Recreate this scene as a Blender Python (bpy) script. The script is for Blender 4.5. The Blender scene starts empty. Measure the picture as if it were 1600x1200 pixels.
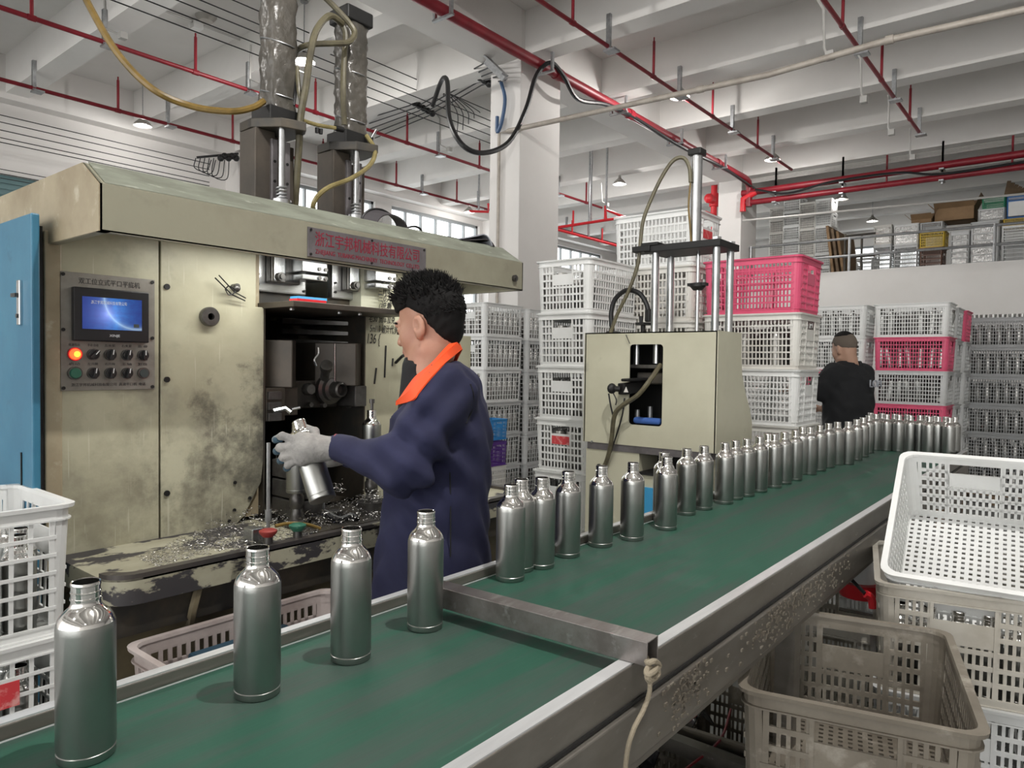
import bpy, math, random
import numpy as np
from mathutils import Vector, Matrix

random.seed(7)
rng = np.random.default_rng(7)
SC = bpy.context.scene
COL = SC.collection

# ------------------------------------------------------------------ camera
YAW, PITCH, ROLL, FPX = 0.68176, -0.0292034, 0.0140328, 1115.95   # hall axes: X along the conveyor, Y towards the machines
CAM = np.array([0.0, 0.0, 1.40])
FWD = np.array([math.cos(YAW) * math.cos(PITCH), math.sin(YAW) * math.cos(PITCH), math.sin(PITCH)])
_r = np.cross(FWD, [0, 0, 1.0]); _r /= np.linalg.norm(_r); _u = np.cross(_r, FWD)
RGT = _r * math.cos(ROLL) + _u * math.sin(ROLL)
UPV = -_r * math.sin(ROLL) + _u * math.cos(ROLL)
cam = bpy.data.cameras.new('camera')
cam.sensor_fit = 'HORIZONTAL'; cam.sensor_width = 36.0; cam.lens = FPX / 1600 * 36.0
cam.clip_start = 0.05; cam.clip_end = 200
camo = bpy.data.objects.new('camera', cam); COL.objects.link(camo)
M = Matrix(((RGT[0], UPV[0], -FWD[0], CAM[0]), (RGT[1], UPV[1], -FWD[1], CAM[1]), (RGT[2], UPV[2], -FWD[2], CAM[2]), (0, 0, 0, 1)))
camo.matrix_world = M
SC.camera = camo

# ------------------------------------------------------------------ sky, exposure
w = bpy.data.worlds.new('sky'); SC.world = w; w.use_nodes = True
wn = w.node_tree.nodes; wl = w.node_tree.links
wn['Background'].inputs[0].default_value = (1.0, 0.99, 0.97, 1)
wn['Background'].inputs[1].default_value = 3.2
SC.view_settings.view_transform = 'Standard'; SC.view_settings.look = 'None'
SC.view_settings.gamma = 1.0; SC.view_settings.use_curve_mapping = False
SC.view_settings.exposure = 0.0
LAMP_W = 110.0       # watts of a pendant lamp of the hall

# ------------------------------------------------------------------ helpers
def at(x, y, X=None, Y=None, Z=None, D=None):
    """the point of the hall that lies on the line of sight through (x, y), in the plane X=, Y= or Z=, or at depth D"""
    d = FWD + RGT * (x - 800) / FPX - UPV * (y - 600) / FPX
    if X is not None: return CAM + d * X / d[0]
    if Y is not None: return CAM + d * Y / d[1]
    if Z is not None: return CAM + d * (Z - CAM[2]) / d[2]
    return CAM + d * D
def x_of(px, Y, z):
    """X of the point (X, Y, z) that stands in picture column px"""
    n = RGT - FWD * (px - 800) / FPX
    return (n[2] * (CAM[2] - z) - n[1] * Y) / n[0]

ORG = {}
def V3(p): return np.array(p, float)

class MB:
    def __init__(s): s.v = []; s.f = []
    def add(s, vs, fs):
        n = len(s.v); s.v.extend([tuple(map(float, p)) for p in vs]); s.f.extend([tuple(i + n for i in f) for f in fs]); return s
    def box(s, x0, x1, y0, y1, z0, z1):
        return s.add([(x0,y0,z0),(x1,y0,z0),(x1,y1,z0),(x0,y1,z0),(x0,y0,z1),(x1,y0,z1),(x1,y1,z1),(x0,y1,z1)],
                     [(0,3,2,1),(4,5,6,7),(0,1,5,4),(1,2,6,5),(2,3,7,6),(3,0,4,7)])
    def obox(s, c, a, b, d):
        """box about c with half vectors a, b, d"""
        c, a, b, d = map(V3, (c, a, b, d)); P = []
        for k in (-1, 1):
            for (i, j) in ((-1,-1),(1,-1),(1,1),(-1,1)): P.append(c + i*a + j*b + k*d)
        F = [(0,3,2,1),(4,5,6,7),(0,1,5,4),(1,2,6,5),(2,3,7,6),(3,0,4,7)]
        if np.dot(np.cross(a, b), d) < 0: F = [f[::-1] for f in F]
        return s.add(P, F)
    def bar(s, p0, p1, w, h, up=(0, 0, 1)):
        p0, p1 = V3(p0), V3(p1); t = p1 - p0; L = np.linalg.norm(t); t /= L
        u = V3(up); sd = np.cross(t, u)
        if np.linalg.norm(sd) < 1e-6: sd = np.cross(t, (1, 0, 0))
        sd /= np.linalg.norm(sd); u = np.cross(sd, t)
        return s.obox((p0 + p1) / 2, t * L / 2, sd * w / 2, u * h / 2)
    def cyl(s, p0, p1, r, n=12, r2=None, cap=True):
        p0, p1 = V3(p0), V3(p1); r2 = r if r2 is None else r2
        t = p1 - p0; t /= np.linalg.norm(t)
        a = np.cross(t, (0, 0, 1.0) if abs(t[2]) < .9 else (1.0, 0, 0)); a /= np.linalg.norm(a); b = np.cross(t, a)
        P = []
        for p, q in ((p0, r), (p1, r2)):
            for i in range(n):
                th = 2 * math.pi * i / n; P.append(p + q * (a * math.cos(th) + b * math.sin(th)))
        F = [(i, (i + 1) % n, n + (i + 1) % n, n + i) for i in range(n)]
        if cap: F += [tuple(range(n))[::-1], tuple(range(n, 2 * n))]
        return s.add(P, F)
    def tube(s, pts, r, n=8, closed=False, rad=None):
        pts = [V3(p) for p in pts]; m = len(pts); P = []; a = None
        for i in range(m):
            t = pts[min(i + 1, m - 1)] - pts[max(i - 1, 0)]; t /= max(np.linalg.norm(t), 1e-9)
            if a is None: a = np.cross(t, (0, 0, 1.0) if abs(t[2]) < .9 else (1.0, 0, 0))
            a = a - t * np.dot(a, t); a /= max(np.linalg.norm(a), 1e-9); b = np.cross(t, a)
            q = r if rad is None else rad[i]
            for k in range(n):
                th = 2 * math.pi * k / n; P.append(pts[i] + q * (a * math.cos(th) + b * math.sin(th)))
        F = [(i*n + k, i*n + (k+1) % n, (i+1)*n + (k+1) % n, (i+1)*n + k) for i in range(m - 1) for k in range(n)]
        F += [tuple(range(n))[::-1], tuple(range((m-1)*n, m*n))]
        return s.add(P, F)
    def lathe(s, prof, n=24, o=(0, 0, 0), ax=None):
        """prof: (r, z) from bottom to top; ax: 3x3 with rows x, y, z directions"""
        o = V3(o); A = np.eye(3) if ax is None else np.array(ax); P = []
        for r, z in prof:
            for i in range(n):
                th = 2 * math.pi * i / n; P.append(o + A[0] * r * math.cos(th) + A[1] * r * math.sin(th) + A[2] * z)
        m = len(prof)
        F = [(j*n + i, j*n + (i+1) % n, (j+1)*n + (i+1) % n, (j+1)*n + i) for j in range(m - 1) for i in range(n)]
        if prof[0][0] > 1e-6: F.append(tuple(range(n))[::-1])
        if prof[-1][0] > 1e-6: F.append(tuple(range((m-1)*n, m*n)))
        return s.add(P, F)
    def prism(s, A, B):
        """solid between polygon A and polygon B with as many corners"""
        n = len(A)
        return s.add(list(A) + list(B), [tuple(range(n))[::-1], tuple(range(n, 2*n))] + [(i, (i+1) % n, n + (i+1) % n, n + i) for i in range(n)])
    def ball(s, c, r, n=10, m=6):
        r = (r, r, r) if not hasattr(r, '__len__') else r
        pr = [(math.sin(math.pi * j / m), -math.cos(math.pi * j / m)) for j in range(m + 1)]
        k = len(s.v); s.lathe(pr, n); s.v[k:] = [(c[0] + p[0]*r[0], c[1] + p[1]*r[1], c[2] + p[2]*r[2]) for p in s.v[k:]]
        return s
    def ribbon(s, A, B, th, nrm=None):
        """a strip between the edge lines A and B with thickness th"""
        A = [V3(p) for p in A]; B = [V3(p) for p in B]; m = len(A); P = []
        for i in range(m):
            t = A[min(i+1, m-1)] - A[max(i-1, 0)]; nn = np.cross(t, B[i] - A[i]); nn /= max(np.linalg.norm(nn), 1e-9)
            P += [A[i] - nn*th/2, B[i] - nn*th/2, B[i] + nn*th/2, A[i] + nn*th/2]
        F = [(4*i + k, 4*i + (k+1) % 4, 4*(i+1) + (k+1) % 4, 4*(i+1) + k) for i in range(m-1) for k in range(4)]
        F += [(3,2,1,0), (4*m-4, 4*m-3, 4*m-2, 4*m-1)]
        return s.add(P, F)
    def build(s, name, mat, parent=None, smooth=40, bevel=0, seg=2, origin=None, me=None):
        if me is None:
            P = np.array(s.v) if s.v else np.zeros((0, 3))
            if parent is not None: o = ORG[parent.name]
            elif origin is not None: o = V3(origin)
            else: o = np.array([(P[:,0].min() + P[:,0].max())/2, (P[:,1].min() + P[:,1].max())/2, P[:,2].min()])
            me = bpy.data.meshes.new(name); me.from_pydata((P - o).tolist(), [], s.f); me.materials.append(MAT[mat]); me.update()
            if smooth: me.shade_smooth(); me.set_sharp_from_angle(angle=math.radians(smooth))
        else: o = ORG[parent.name] if parent is not None else V3(origin if origin is not None else (0, 0, 0))
        ob = bpy.data.objects.new(name, me); COL.objects.link(ob)
        ORG[ob.name] = o
        if parent is not None: ob.parent = parent
        else: ob.location = o.tolist()
        if bevel:
            b = ob.modifiers.new('bevel', 'BEVEL'); b.width = bevel; b.segments = seg; b.limit_method = 'ANGLE'; b.angle_limit = math.radians(40)
            b.harden_normals = False
        return ob

def tag(o, label=None, cat=None, group=None, kind=None):
    if label: o['label'] = label
    if cat: o['category'] = cat
    if group: o['group'] = group
    if kind: o['kind'] = kind
    return o
def thing(name, label, cat, loc, group=None, kind=None):
    o = bpy.data.objects.new(name, None); COL.objects.link(o); o.empty_display_size = .1
    o.location = tuple(map(float, loc)); ORG[o.name] = V3(loc)
    return tag(o, label, cat, group, kind)
def kids(o): return [c for c in KIDS.get(o.name, [])]
KIDS = {}
def copy_tree(o, loc=None, rot=None, parent=None):
    c = o.copy(); COL.objects.link(c); ORG[c.name] = ORG[o.name]
    if parent is not None: c.parent = parent
    if loc is not None: c.location = tuple(map(float, loc))
    if rot is not None: c.rotation_euler = rot
    for ch in [q for q in PROTO_CH.get(o.name, [])]: copy_tree(ch, parent=c)
    return c
PROTO_CH = {}
def proto(root, children): PROTO_CH[root.name] = list(children); return root

def spline(pts, n=8):
    """Catmull-Rom through the points"""
    P = [V3(p) for p in pts]; P = [2*P[0] - P[1]] + P + [2*P[-1] - P[-2]]; out = []
    for i in range(1, len(P) - 2):
        for k in range(n):
            t = k / n; a, b, c, d = P[i-1], P[i], P[i+1], P[i+2]
            out.append(.5 * ((2*b) + (-a + c)*t + (2*a - 5*b + 4*c - d)*t*t + (-a + 3*b - 3*c + d)*t**3))
    out.append(P[-2]); return out

def text_part(body, size, mat, parent, org, ex, ey, name='lettering', extrude=.0006, align='CENTER', width=None, shear=0.0):
    """flat lettering centred on org, running along ex, upright along ey"""
    cu = bpy.data.curves.new(name, 'FONT'); cu.body = body; cu.size = size; cu.extrude = extrude; cu.align_x = align; cu.align_y = 'CENTER'
    cu.resolution_u = 3; cu.shear = shear
    to = bpy.data.objects.new('tmp', cu)
    me = bpy.data.meshes.new_from_object(to); bpy.data.objects.remove(to); bpy.data.curves.remove(cu)
    P = np.zeros(len(me.vertices) * 3); me.vertices.foreach_get('co', P); P = P.reshape(-1, 3)
    if width and len(P):
        k = width / max(P[:,0].max() - P[:,0].min(), 1e-6); P[:,0] *= k
    ex, ey = V3(ex), V3(ey); ez = np.cross(ex, ey)
    W = V3(org) + P[:, :1]*ex + P[:, 1:2]*ey + P[:, 2:]*ez - ORG[parent.name]
    me.vertices.foreach_set('co', W.ravel()); me.materials.clear(); me.materials.append(MAT[mat]); me.update()
    return MB().build(name, mat, parent, me=me)

# ---- organic shapes: signed distances and a surface net
def smin(a, b, k):
    h = np.clip(.5 + .5*(b - a)/k, 0, 1); return b*(1-h) + a*h - k*h*(1-h)
def s_cap(P, a, b, ra, rb):
    a, b = V3(a), V3(b); d = b - a; t = np.clip(((P - a) @ d) / (d @ d), 0, 1)
    return np.linalg.norm(P - a - t[:, None]*d, axis=1) - (ra + (rb - ra)*t)
def s_ell(P, c, r, R=None):
    q = P - V3(c)
    if R is not None: q = q @ np.array(R).T
    r = V3(r); k0 = np.linalg.norm(q/r, axis=1); k1 = np.linalg.norm(q/(r*r), axis=1)
    return k0*(k0 - 1)/np.maximum(k1, 1e-9)
def surfnet(fn, lo, hi, h):
    lo, hi = V3(lo), V3(hi); n = np.ceil((hi - lo)/h).astype(int) + 1
    G = np.stack(np.meshgrid(*[lo[i] + h*np.arange(n[i]) for i in range(3)], indexing='ij'), -1).astype(np.float32)
    S = 4; cc = [np.minimum(np.arange((n[i] + S - 1)//S)*S + S//2, n[i]-1) for i in range(3)]     # coarse pass, then only the band near the surface
    Gc = G[np.ix_(*cc)]; Vc = fn(Gc.reshape(-1, 3)).reshape(Gc.shape[:3])
    Vv = np.repeat(np.repeat(np.repeat(Vc, S, 0), S, 1), S, 2)[:n[0], :n[1], :n[2]].copy()
    near_ = np.abs(Vv) < h*7; Vv[near_] = fn(G[near_])
    m = n - 1; acc = np.zeros((*m, 3)); cnt = np.zeros(m)
    E = []
    for ax in range(3):
        s0 = [slice(None)]*3; s1 = [slice(None)]*3; s0[ax] = slice(0, -1); s1[ax] = slice(1, None)
        v0 = Vv[tuple(s0)]; v1 = Vv[tuple(s1)]; cr = (v0 < 0) != (v1 < 0)
        t = np.where(cr, v0/np.where(cr, v0 - v1, 1), 0); pos = G[tuple(s0)].copy(); pos[..., ax] += t*h
        o = [a for a in range(3) if a != ax]
        for b in (0, 1):
            for c in (0, 1):
                sl = [slice(None)]*3; sl[o[0]] = slice(b, b + m[o[0]]); sl[o[1]] = slice(c, c + m[o[1]])
                k = cr[tuple(sl)]; cnt += k; acc += pos[tuple(sl)]*k[..., None]
        E.append((ax, o, cr, v0 < 0))
    vid = -np.ones(m, int); ok = cnt > 0; vid[ok] = np.arange(ok.sum()); verts = acc[ok]/cnt[ok][:, None]
    faces = []
    for ax, o, cr, ins in E:
        I = np.argwhere(cr); I = I[(I[:, o[0]] > 0) & (I[:, o[0]] < n[o[0]]-1) & (I[:, o[1]] > 0) & (I[:, o[1]] < n[o[1]]-1)]
        def g(da, db):
            J = I.copy(); J[:, o[0]] += da; J[:, o[1]] += db; return vid[J[:,0], J[:,1], J[:,2]]
        Q = np.stack([g(-1,-1), g(0,-1), g(0,0), g(-1,0)], 1)
        sgn = ins[I[:,0], I[:,1], I[:,2]]
        if ax == 1: sgn = ~sgn
        Q[~sgn] = Q[~sgn][:, ::-1]; faces.append(Q)
    return verts, np.concatenate(faces)
def organic(name, mat, fn, lo, hi, h, parent=None, origin=None, shade=180):
    v, f = surfnet(fn, lo, hi, h); b = MB(); b.v = v.tolist(); b.f = f.tolist()
    return b.build(name, mat, parent, smooth=shade, origin=origin)
# ------------------------------------------------------------------ materials
MAT = {}
def mat(name, col, rough=.5, metal=0., col2=None, scale=6., lo=.4, hi=.65, bump=0., bscale=60., stretch=(1,1,1), emit=None, es=1., trans=0., spec=.5,
        col3=None, scale3=20., lo3=.6, hi3=.7, detail=6., aniso=0., alpha=1., sss=0., stains=(), scratch=None):
    m = bpy.data.materials.new(name); m.use_nodes = True; nt = m.node_tree; N = nt.nodes; L = nt.links
    b = N['Principled BSDF']; b.inputs['Base Color'].default_value = (*col, 1); b.inputs['Roughness'].default_value = rough; b.inputs['Metallic'].default_value = metal
    b.inputs['Specular IOR Level'].default_value = spec
    if trans: b.inputs['Transmission Weight'].default_value = trans
    if alpha < 1: b.inputs['Alpha'].default_value = alpha
    if aniso: b.inputs['Anisotropic'].default_value = aniso
    if emit: b.inputs['Emission Color'].default_value = (*emit, 1); b.inputs['Emission Strength'].default_value = es
    tc = mp = None
    if col2 or bump or col3:
        tc = N.new('ShaderNodeTexCoord'); mp = N.new('ShaderNodeMapping'); mp.inputs['Scale'].default_value = stretch; L.new(tc.outputs['Object'], mp.inputs['Vector'])
    def layer(src, c2, sc, a, z):
        no = N.new('ShaderNodeTexNoise'); no.inputs['Scale'].default_value = sc; no.inputs['Detail'].default_value = detail; no.inputs['Roughness'].default_value = .62
        L.new(mp.outputs[0], no.inputs['Vector'])
        mr = N.new('ShaderNodeMapRange'); mr.inputs[1].default_value = a; mr.inputs[2].default_value = z; L.new(no.outputs['Fac'], mr.inputs[0])
        mx = N.new('ShaderNodeMix'); mx.data_type = 'RGBA'; L.new(mr.outputs[0], mx.inputs[0])
        if src is None: mx.inputs[6].default_value = (*col, 1)
        else: L.new(src, mx.inputs[6])
        mx.inputs[7].default_value = (*c2, 1); return mx.outputs[2]
    out = None
    if col2: out = layer(None, col2, scale, lo, hi)
    if col3: out = layer(out, col3, scale3, lo3, hi3)
    for (sx, sy, sz, rad, amt, sc) in stains:            # grime patches with ragged outlines
        vm = N.new('ShaderNodeVectorMath'); vm.operation = 'DISTANCE'; L.new(tc.outputs['Object'], vm.inputs[0]); vm.inputs[1].default_value = (sx, sy, sz)
        mr = N.new('ShaderNodeMapRange'); mr.inputs[1].default_value = rad; mr.inputs[2].default_value = 0; mr.inputs[3].default_value = 0; mr.inputs[4].default_value = 1; L.new(vm.outputs['Value'], mr.inputs[0])
        no = N.new('ShaderNodeTexNoise'); no.inputs['Scale'].default_value = 9; no.inputs['Detail'].default_value = 9; no.inputs['Roughness'].default_value = .68; L.new(tc.outputs['Object'], no.inputs['Vector'])
        m1 = N.new('ShaderNodeMath'); m1.operation = 'MULTIPLY_ADD'; L.new(no.outputs['Fac'], m1.inputs[0]); m1.inputs[1].default_value = 2.6; m1.inputs[2].default_value = -1.3
        m2 = N.new('ShaderNodeMath'); m2.operation = 'ADD'; L.new(mr.outputs[0], m2.inputs[0]); L.new(m1.outputs[0], m2.inputs[1])
        m3 = N.new('ShaderNodeMapRange'); m3.inputs[1].default_value = .25; m3.inputs[2].default_value = 1.0; m3.inputs[4].default_value = amt; L.new(m2.outputs[0], m3.inputs[0])
        m4 = N.new('ShaderNodeMath'); m4.operation = 'MULTIPLY'; L.new(m3.outputs[0], m4.inputs[0])
        m5 = N.new('ShaderNodeMath'); m5.operation = 'GREATER_THAN'; L.new(mr.outputs[0], m5.inputs[0]); m5.inputs[1].default_value = 0.001; L.new(m5.outputs[0], m4.inputs[1])
        mx = N.new('ShaderNodeMix'); mx.data_type = 'RGBA'; L.new(m4.outputs[0], mx.inputs[0]); L.new(out, mx.inputs[6]); mx.inputs[7].default_value = (*sc, 1); out = mx.outputs[2]
    if scratch:
        for rot in (.6, -.35, 1.1):
            m6 = N.new('ShaderNodeMapping'); m6.inputs['Rotation'].default_value = (0, rot, 0); m6.inputs['Scale'].default_value = (70, 1, 3); L.new(tc.outputs['Object'], m6.inputs[0])
            no = N.new('ShaderNodeTexNoise'); no.inputs['Scale'].default_value = 1.6; no.inputs['Detail'].default_value = 2; L.new(m6.outputs[0], no.inputs['Vector'])
            mr = N.new('ShaderNodeMapRange'); mr.inputs[1].default_value = .70; mr.inputs[2].default_value = .76; mr.inputs[4].default_value = .55; L.new(no.outputs['Fac'], mr.inputs[0])
            mx = N.new('ShaderNodeMix'); mx.data_type = 'RGBA'; L.new(mr.outputs[0], mx.inputs[0]); L.new(out, mx.inputs[6]); mx.inputs[7].default_value = (*scratch, 1); out = mx.outputs[2]
    if out is not None: L.new(out, b.inputs['Base Color'])
    if bump:
        no = N.new('ShaderNodeTexNoise'); no.inputs['Scale'].default_value = bscale; no.inputs['Detail'].default_value = 4; L.new(mp.outputs[0], no.inputs['Vector'])
        bp = N.new('ShaderNodeBump'); bp.inputs['Strength'].default_value = bump; bp.inputs['Distance'].default_value = .01
        L.new(no.outputs['Fac'], bp.inputs['Height']); L.new(bp.outputs[0], b.inputs['Normal'])
    MAT[name] = m; return m

mat('plaster', (.76,.745,.725), .9, col2=(.70,.68,.655), scale=1.3, lo=.35, hi=.75, bump=.05, bscale=30)
mat('plaster_wall', (.74,.72,.70), .9, col2=(.66,.64,.62), scale=.8, lo=.35, hi=.8, bump=.08, bscale=25)
mat('concrete_floor', (.36,.37,.36), .6, col2=(.28,.285,.28), scale=2.0)
mat('red_paint', (.23,.008,.018), .45, col2=(.175,.006,.014), scale=5)
mat('red_bright', (.62,.02,.03), .4)
mat('galvanised', (.45,.46,.47), .42, .85, col2=(.34,.35,.36), scale=30)
mat('grey_conduit', (.46,.45,.43), .5, .2)
mat('beige_pipe', (.46,.42,.37), .5, .1, col2=(.36,.32,.28), scale=9)
mat('black_rubber', (.012,.012,.013), .45)
mat('red_mains', (.33,.010,.022), .45)
mat('wire_black', (.02,.02,.022), .6)
mat('blue_cable', (.05,.10,.20), .5)
mat('hose_amber', (.21,.135,.035), .3, col2=(.13,.085,.02), scale=12)
mat('hose_clear', (.30,.25,.11), .25, col2=(.19,.15,.06), scale=15)
mat('hose_olive', (.14,.125,.075), .4, col2=(.08,.07,.045), scale=18)
mat('glass_pane', (.9,.95,1), .05, trans=1.0, spec=.3)
mat('frame_grey', (.30,.32,.33), .5)
mat('teal_door', (.11,.20,.21), .5)
mat('machine_paint', (.50,.50,.395), .42, col2=(.27,.25,.185), scale=2.6, lo=.42, hi=.76, bump=.04, bscale=40, col3=(.105,.10,.085), scale3=3.3, lo3=.60, hi3=.82)
mat('machine_panel', (.52,.505,.375), .42, col2=(.34,.315,.22), scale=2.2, lo=.42, hi=.78, bump=.04, bscale=40, col3=(.17,.16,.13), scale3=2.4, lo3=.60, hi3=.80, scratch=(.58,.57,.46),
    stains=((-.17,-.2,1.13,.30,.95,(.055,.052,.045)), (-.30,-.2,.99,.36,.75,(.09,.085,.07)), (-.62,-.2,.92,.40,.45,(.14,.125,.09)), (-.16,-.2,1.30,.18,.8,(.07,.065,.055)), (.22,-.2,1.0,.2,.6,(.10,.10,.08))))
mat('machine_tan', (.41,.35,.24), .45, col2=(.27,.215,.135), scale=4.5, lo=.35, hi=.7, col3=(.54,.50,.39), scale3=13, lo3=.58, hi3=.75)
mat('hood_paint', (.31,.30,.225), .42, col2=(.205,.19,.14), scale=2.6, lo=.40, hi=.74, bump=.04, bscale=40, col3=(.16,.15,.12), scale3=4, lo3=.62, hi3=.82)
mat('press_paint', (.56,.545,.42), .40, col2=(.46,.44,.33), scale=2.2, lo=.42, hi=.78, bump=.03, bscale=40, col3=(.28,.27,.21), scale3=6, lo3=.66, hi3=.8)
mat('machine_top', (.27,.29,.235), .5, col2=(.185,.195,.155), scale=5, col3=(.48,.49,.42), scale3=7, lo3=.62, hi3=.72, stretch=(1.5,5,1))
mat('tray_paint', (.40,.385,.29), .5, col2=(.30,.28,.2), scale=9, lo=.4, hi=.7, col3=(.045,.042,.045), scale3=7, lo3=.50, hi3=.53, stretch=(.7,1,1.4))
mat('worn_iron', (.075,.070,.072), .38, .6, col2=(.13,.115,.105), scale=8, col3=(.5,.48,.38), scale3=10, lo3=.62, hi3=.64, stretch=(.5,1.5,1))
mat('base_olive', (.20,.165,.095), .6, col2=(.085,.07,.05), scale=5, lo=.35, hi=.7)
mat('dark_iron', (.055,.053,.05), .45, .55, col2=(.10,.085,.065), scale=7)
mat('brown_iron', (.060,.052,.044), .45, .35, col2=(.10,.082,.065), scale=5, lo=.4, hi=.7)
mat('black_iron', (.018,.018,.018), .5, .3)
mat('gun_steel', (.16,.155,.15), .35, .8, col2=(.09,.085,.08), scale=14)
mat('bright_steel', (.60,.61,.62), .27, .95, col2=(.45,.46,.47), scale=9)
mat('chrome', (.72,.73,.74), .12, 1.0)
mat('plate_steel', (.23,.215,.225), .42, .55, col2=(.16,.15,.155), scale=10)
mat('panel_steel', (.30,.285,.255), .45, .35, col2=(.19,.175,.155), scale=14, lo=.35, hi=.75)
mat('red_ink', (.26,.012,.035), .6)
mat('black_ink', (.02,.02,.02), .7)
mat('grey_ink', (.05,.045,.045), .7)
mat('white_ink', (.75,.77,.80), .6)
mat('bezel', (.012,.012,.014), .35)
mat('knob_black', (.015,.015,.016), .35)
mat('knob_white', (.7,.7,.7), .4)
mat('green_button', (.03,.13,.085), .4)
mat('grey_button', (.05,.065,.065), .4)
mat('red_cap', (.28,.035,.03), .4)
mat('green_cap', (.03,.14,.09), .35)
mat('lamp_red', (.9,.1,.02), .3, emit=(1,.06,.015), es=3.2)
mat('lamp_core', (.9,.5,.05), .3, emit=(1,.36,.03), es=2.6)
mat('blue_paint', (.036,.160,.265), .4, col2=(.055,.21,.32), scale=4, lo=.4, hi=.7, bump=.02, col3=(.022,.10,.17), scale3=7, lo3=.62, hi3=.75)
mat('blue_light', (.05,.33,.62), .5)
mat('tub_blue', (.012,.045,.075), .5)
mat('cloth_blue', (.05,.13,.42), .8)
mat('plastic_wrap', (.11,.10,.085), .28, col2=(.06,.056,.048), scale=7, lo=.35, hi=.65, bump=1.0, bscale=16, stretch=(1,1,.8), col3=(.24,.23,.21), scale3=18, lo3=.62, hi3=.75)
mat('belt', (.026,.098,.066), .58, spec=.3, col2=(.052,.086,.071), scale=3.0, lo=.42, hi=.60, stretch=(.5,7,1), bump=.05, bscale=18, col3=(.050,.13,.095), scale3=9, lo3=.64, hi3=.78, detail=9)
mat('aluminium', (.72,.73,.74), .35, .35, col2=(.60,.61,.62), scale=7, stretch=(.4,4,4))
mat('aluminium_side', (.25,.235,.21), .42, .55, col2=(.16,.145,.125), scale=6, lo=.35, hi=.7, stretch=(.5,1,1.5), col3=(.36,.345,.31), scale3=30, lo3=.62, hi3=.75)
mat('square_steel', (.28,.26,.25), .36, .75, col2=(.20,.175,.165), scale=7, col3=(.40,.385,.37), scale3=12, lo3=.58, hi3=.75, stretch=(1,3,3))
mat('goods_mixed', (.26,.25,.24), .5, .3, col2=(.45,.44,.42), scale=22, lo=.5, hi=.6)
mat('rope', (.33,.285,.21), .85, bump=.4, bscale=200)
mat('bottle_satin', (.43,.435,.42), .31, 1.0, col2=(.39,.395,.38), scale=8, aniso=.45, bump=.02, bscale=400)
mat('bottle_bright', (.78,.77,.75), .10, 1.0)
mat('bottle_dull', (.48,.47,.45), .35, .9)
mat('bottle_shaded', (.20,.195,.185), .4, .7)  # inner rows: shade inside the crates put into a darker bottle colour
mat('bottle_neck_dull', (.16,.15,.14), .4, .7)
mat('bottle_red', (.30,.035,.055), .4, .3)
mat('crate_white', (.80,.81,.80), .42, col2=(.72,.73,.715), scale=4)
mat('crate_grey', (.60,.61,.61), .45, col2=(.52,.53,.52), scale=4)
mat('crate_cream', (.74,.73,.69), .45, col2=(.64,.62,.57), scale=4)
mat('crate_dirty', (.235,.21,.17), .5, col2=(.13,.11,.085), scale=5, lo=.35, hi=.7, col3=(.36,.33,.28), scale3=13, lo3=.57, hi3=.72)
mat('crate_soiled', (.50,.475,.42), .48, col2=(.30,.265,.21), scale=5, lo=.42, hi=.75)
mat('crate_pinkish', (.50,.44,.42), .48, col2=(.34,.28,.26), scale=6)
mat('crate_dark', (.36,.37,.375), .45, col2=(.30,.31,.31), scale=4)
mat('crate_pink', (.72,.10,.20), .40, col2=(.64,.08,.17), scale=4)
mat('crate_blue', (.03,.24,.55), .4); mat('crate_purple', (.10,.03,.24), .4); mat('crate_green', (.02,.25,.12), .4); mat('crate_yellow', (.62,.43,.03), .4)
mat('crate_brown', (.16,.085,.06), .5); mat('crate_navy', (.03,.16,.45), .4)
mat('print_red', (.62,.05,.06), .5, col2=(.75,.35,.33), scale=30, lo=.5, hi=.65)
mat('cardboard', (.30,.19,.10), .8, col2=(.24,.15,.08), scale=5)
mat('wood', (.22,.15,.09), .7, col2=(.13,.09,.055), scale=7)
mat('foil', (.62,.61,.59), .25, .6, col2=(.35,.34,.33), scale=22, lo=.45, hi=.55, bump=.6, bscale=30)
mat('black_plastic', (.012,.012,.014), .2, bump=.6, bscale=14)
mat('chips', (.70,.69,.66), .22, 1.0)
mat('skin', (.46,.245,.170), .5, col2=(.41,.205,.138), scale=18, lo=.4, hi=.7)
mat('skin_dark', (.46,.28,.20), .55)
mat('stubble', (.13,.105,.085), .85)
mat('lip', (.36,.15,.125), .5)
mat('hair', (.006,.0055,.0055), .75, spec=.2)
mat('jacket', (.0165,.0185,.060), .85, col2=(.012,.0135,.044), scale=4, bump=.5, bscale=7)
mat('orange_cloth', (.88,.085,.012), .75)
mat('black_cloth', (.009,.010,.012), .9, bump=.15, bscale=12)
mat('trousers', (.035,.037,.045), .85)
mat('glove', (.34,.33,.315), .9, col2=(.22,.215,.21), scale=22, bump=.3, bscale=120)
mat('glove_blue', (.035,.085,.13), .5)
mat('shirt_print', (.36,.38,.42), .7)
mat('shield_clear', (.85,.88,.9), .08, trans=.85, alpha=.5)
mat('paper', (.34,.35,.40), .6)
mat('notebook_dark', (.06,.055,.06), .6)
mat('lamp_shade', (.42,.40,.37), .35, .6)
mat('bulb', (.9,.9,.9), .3, emit=(1,.97,.92), es=2.0)
mat('white_enamel', (.8,.8,.79), .35)
mat('eye_dark', (.02,.015,.012), .3)
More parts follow.
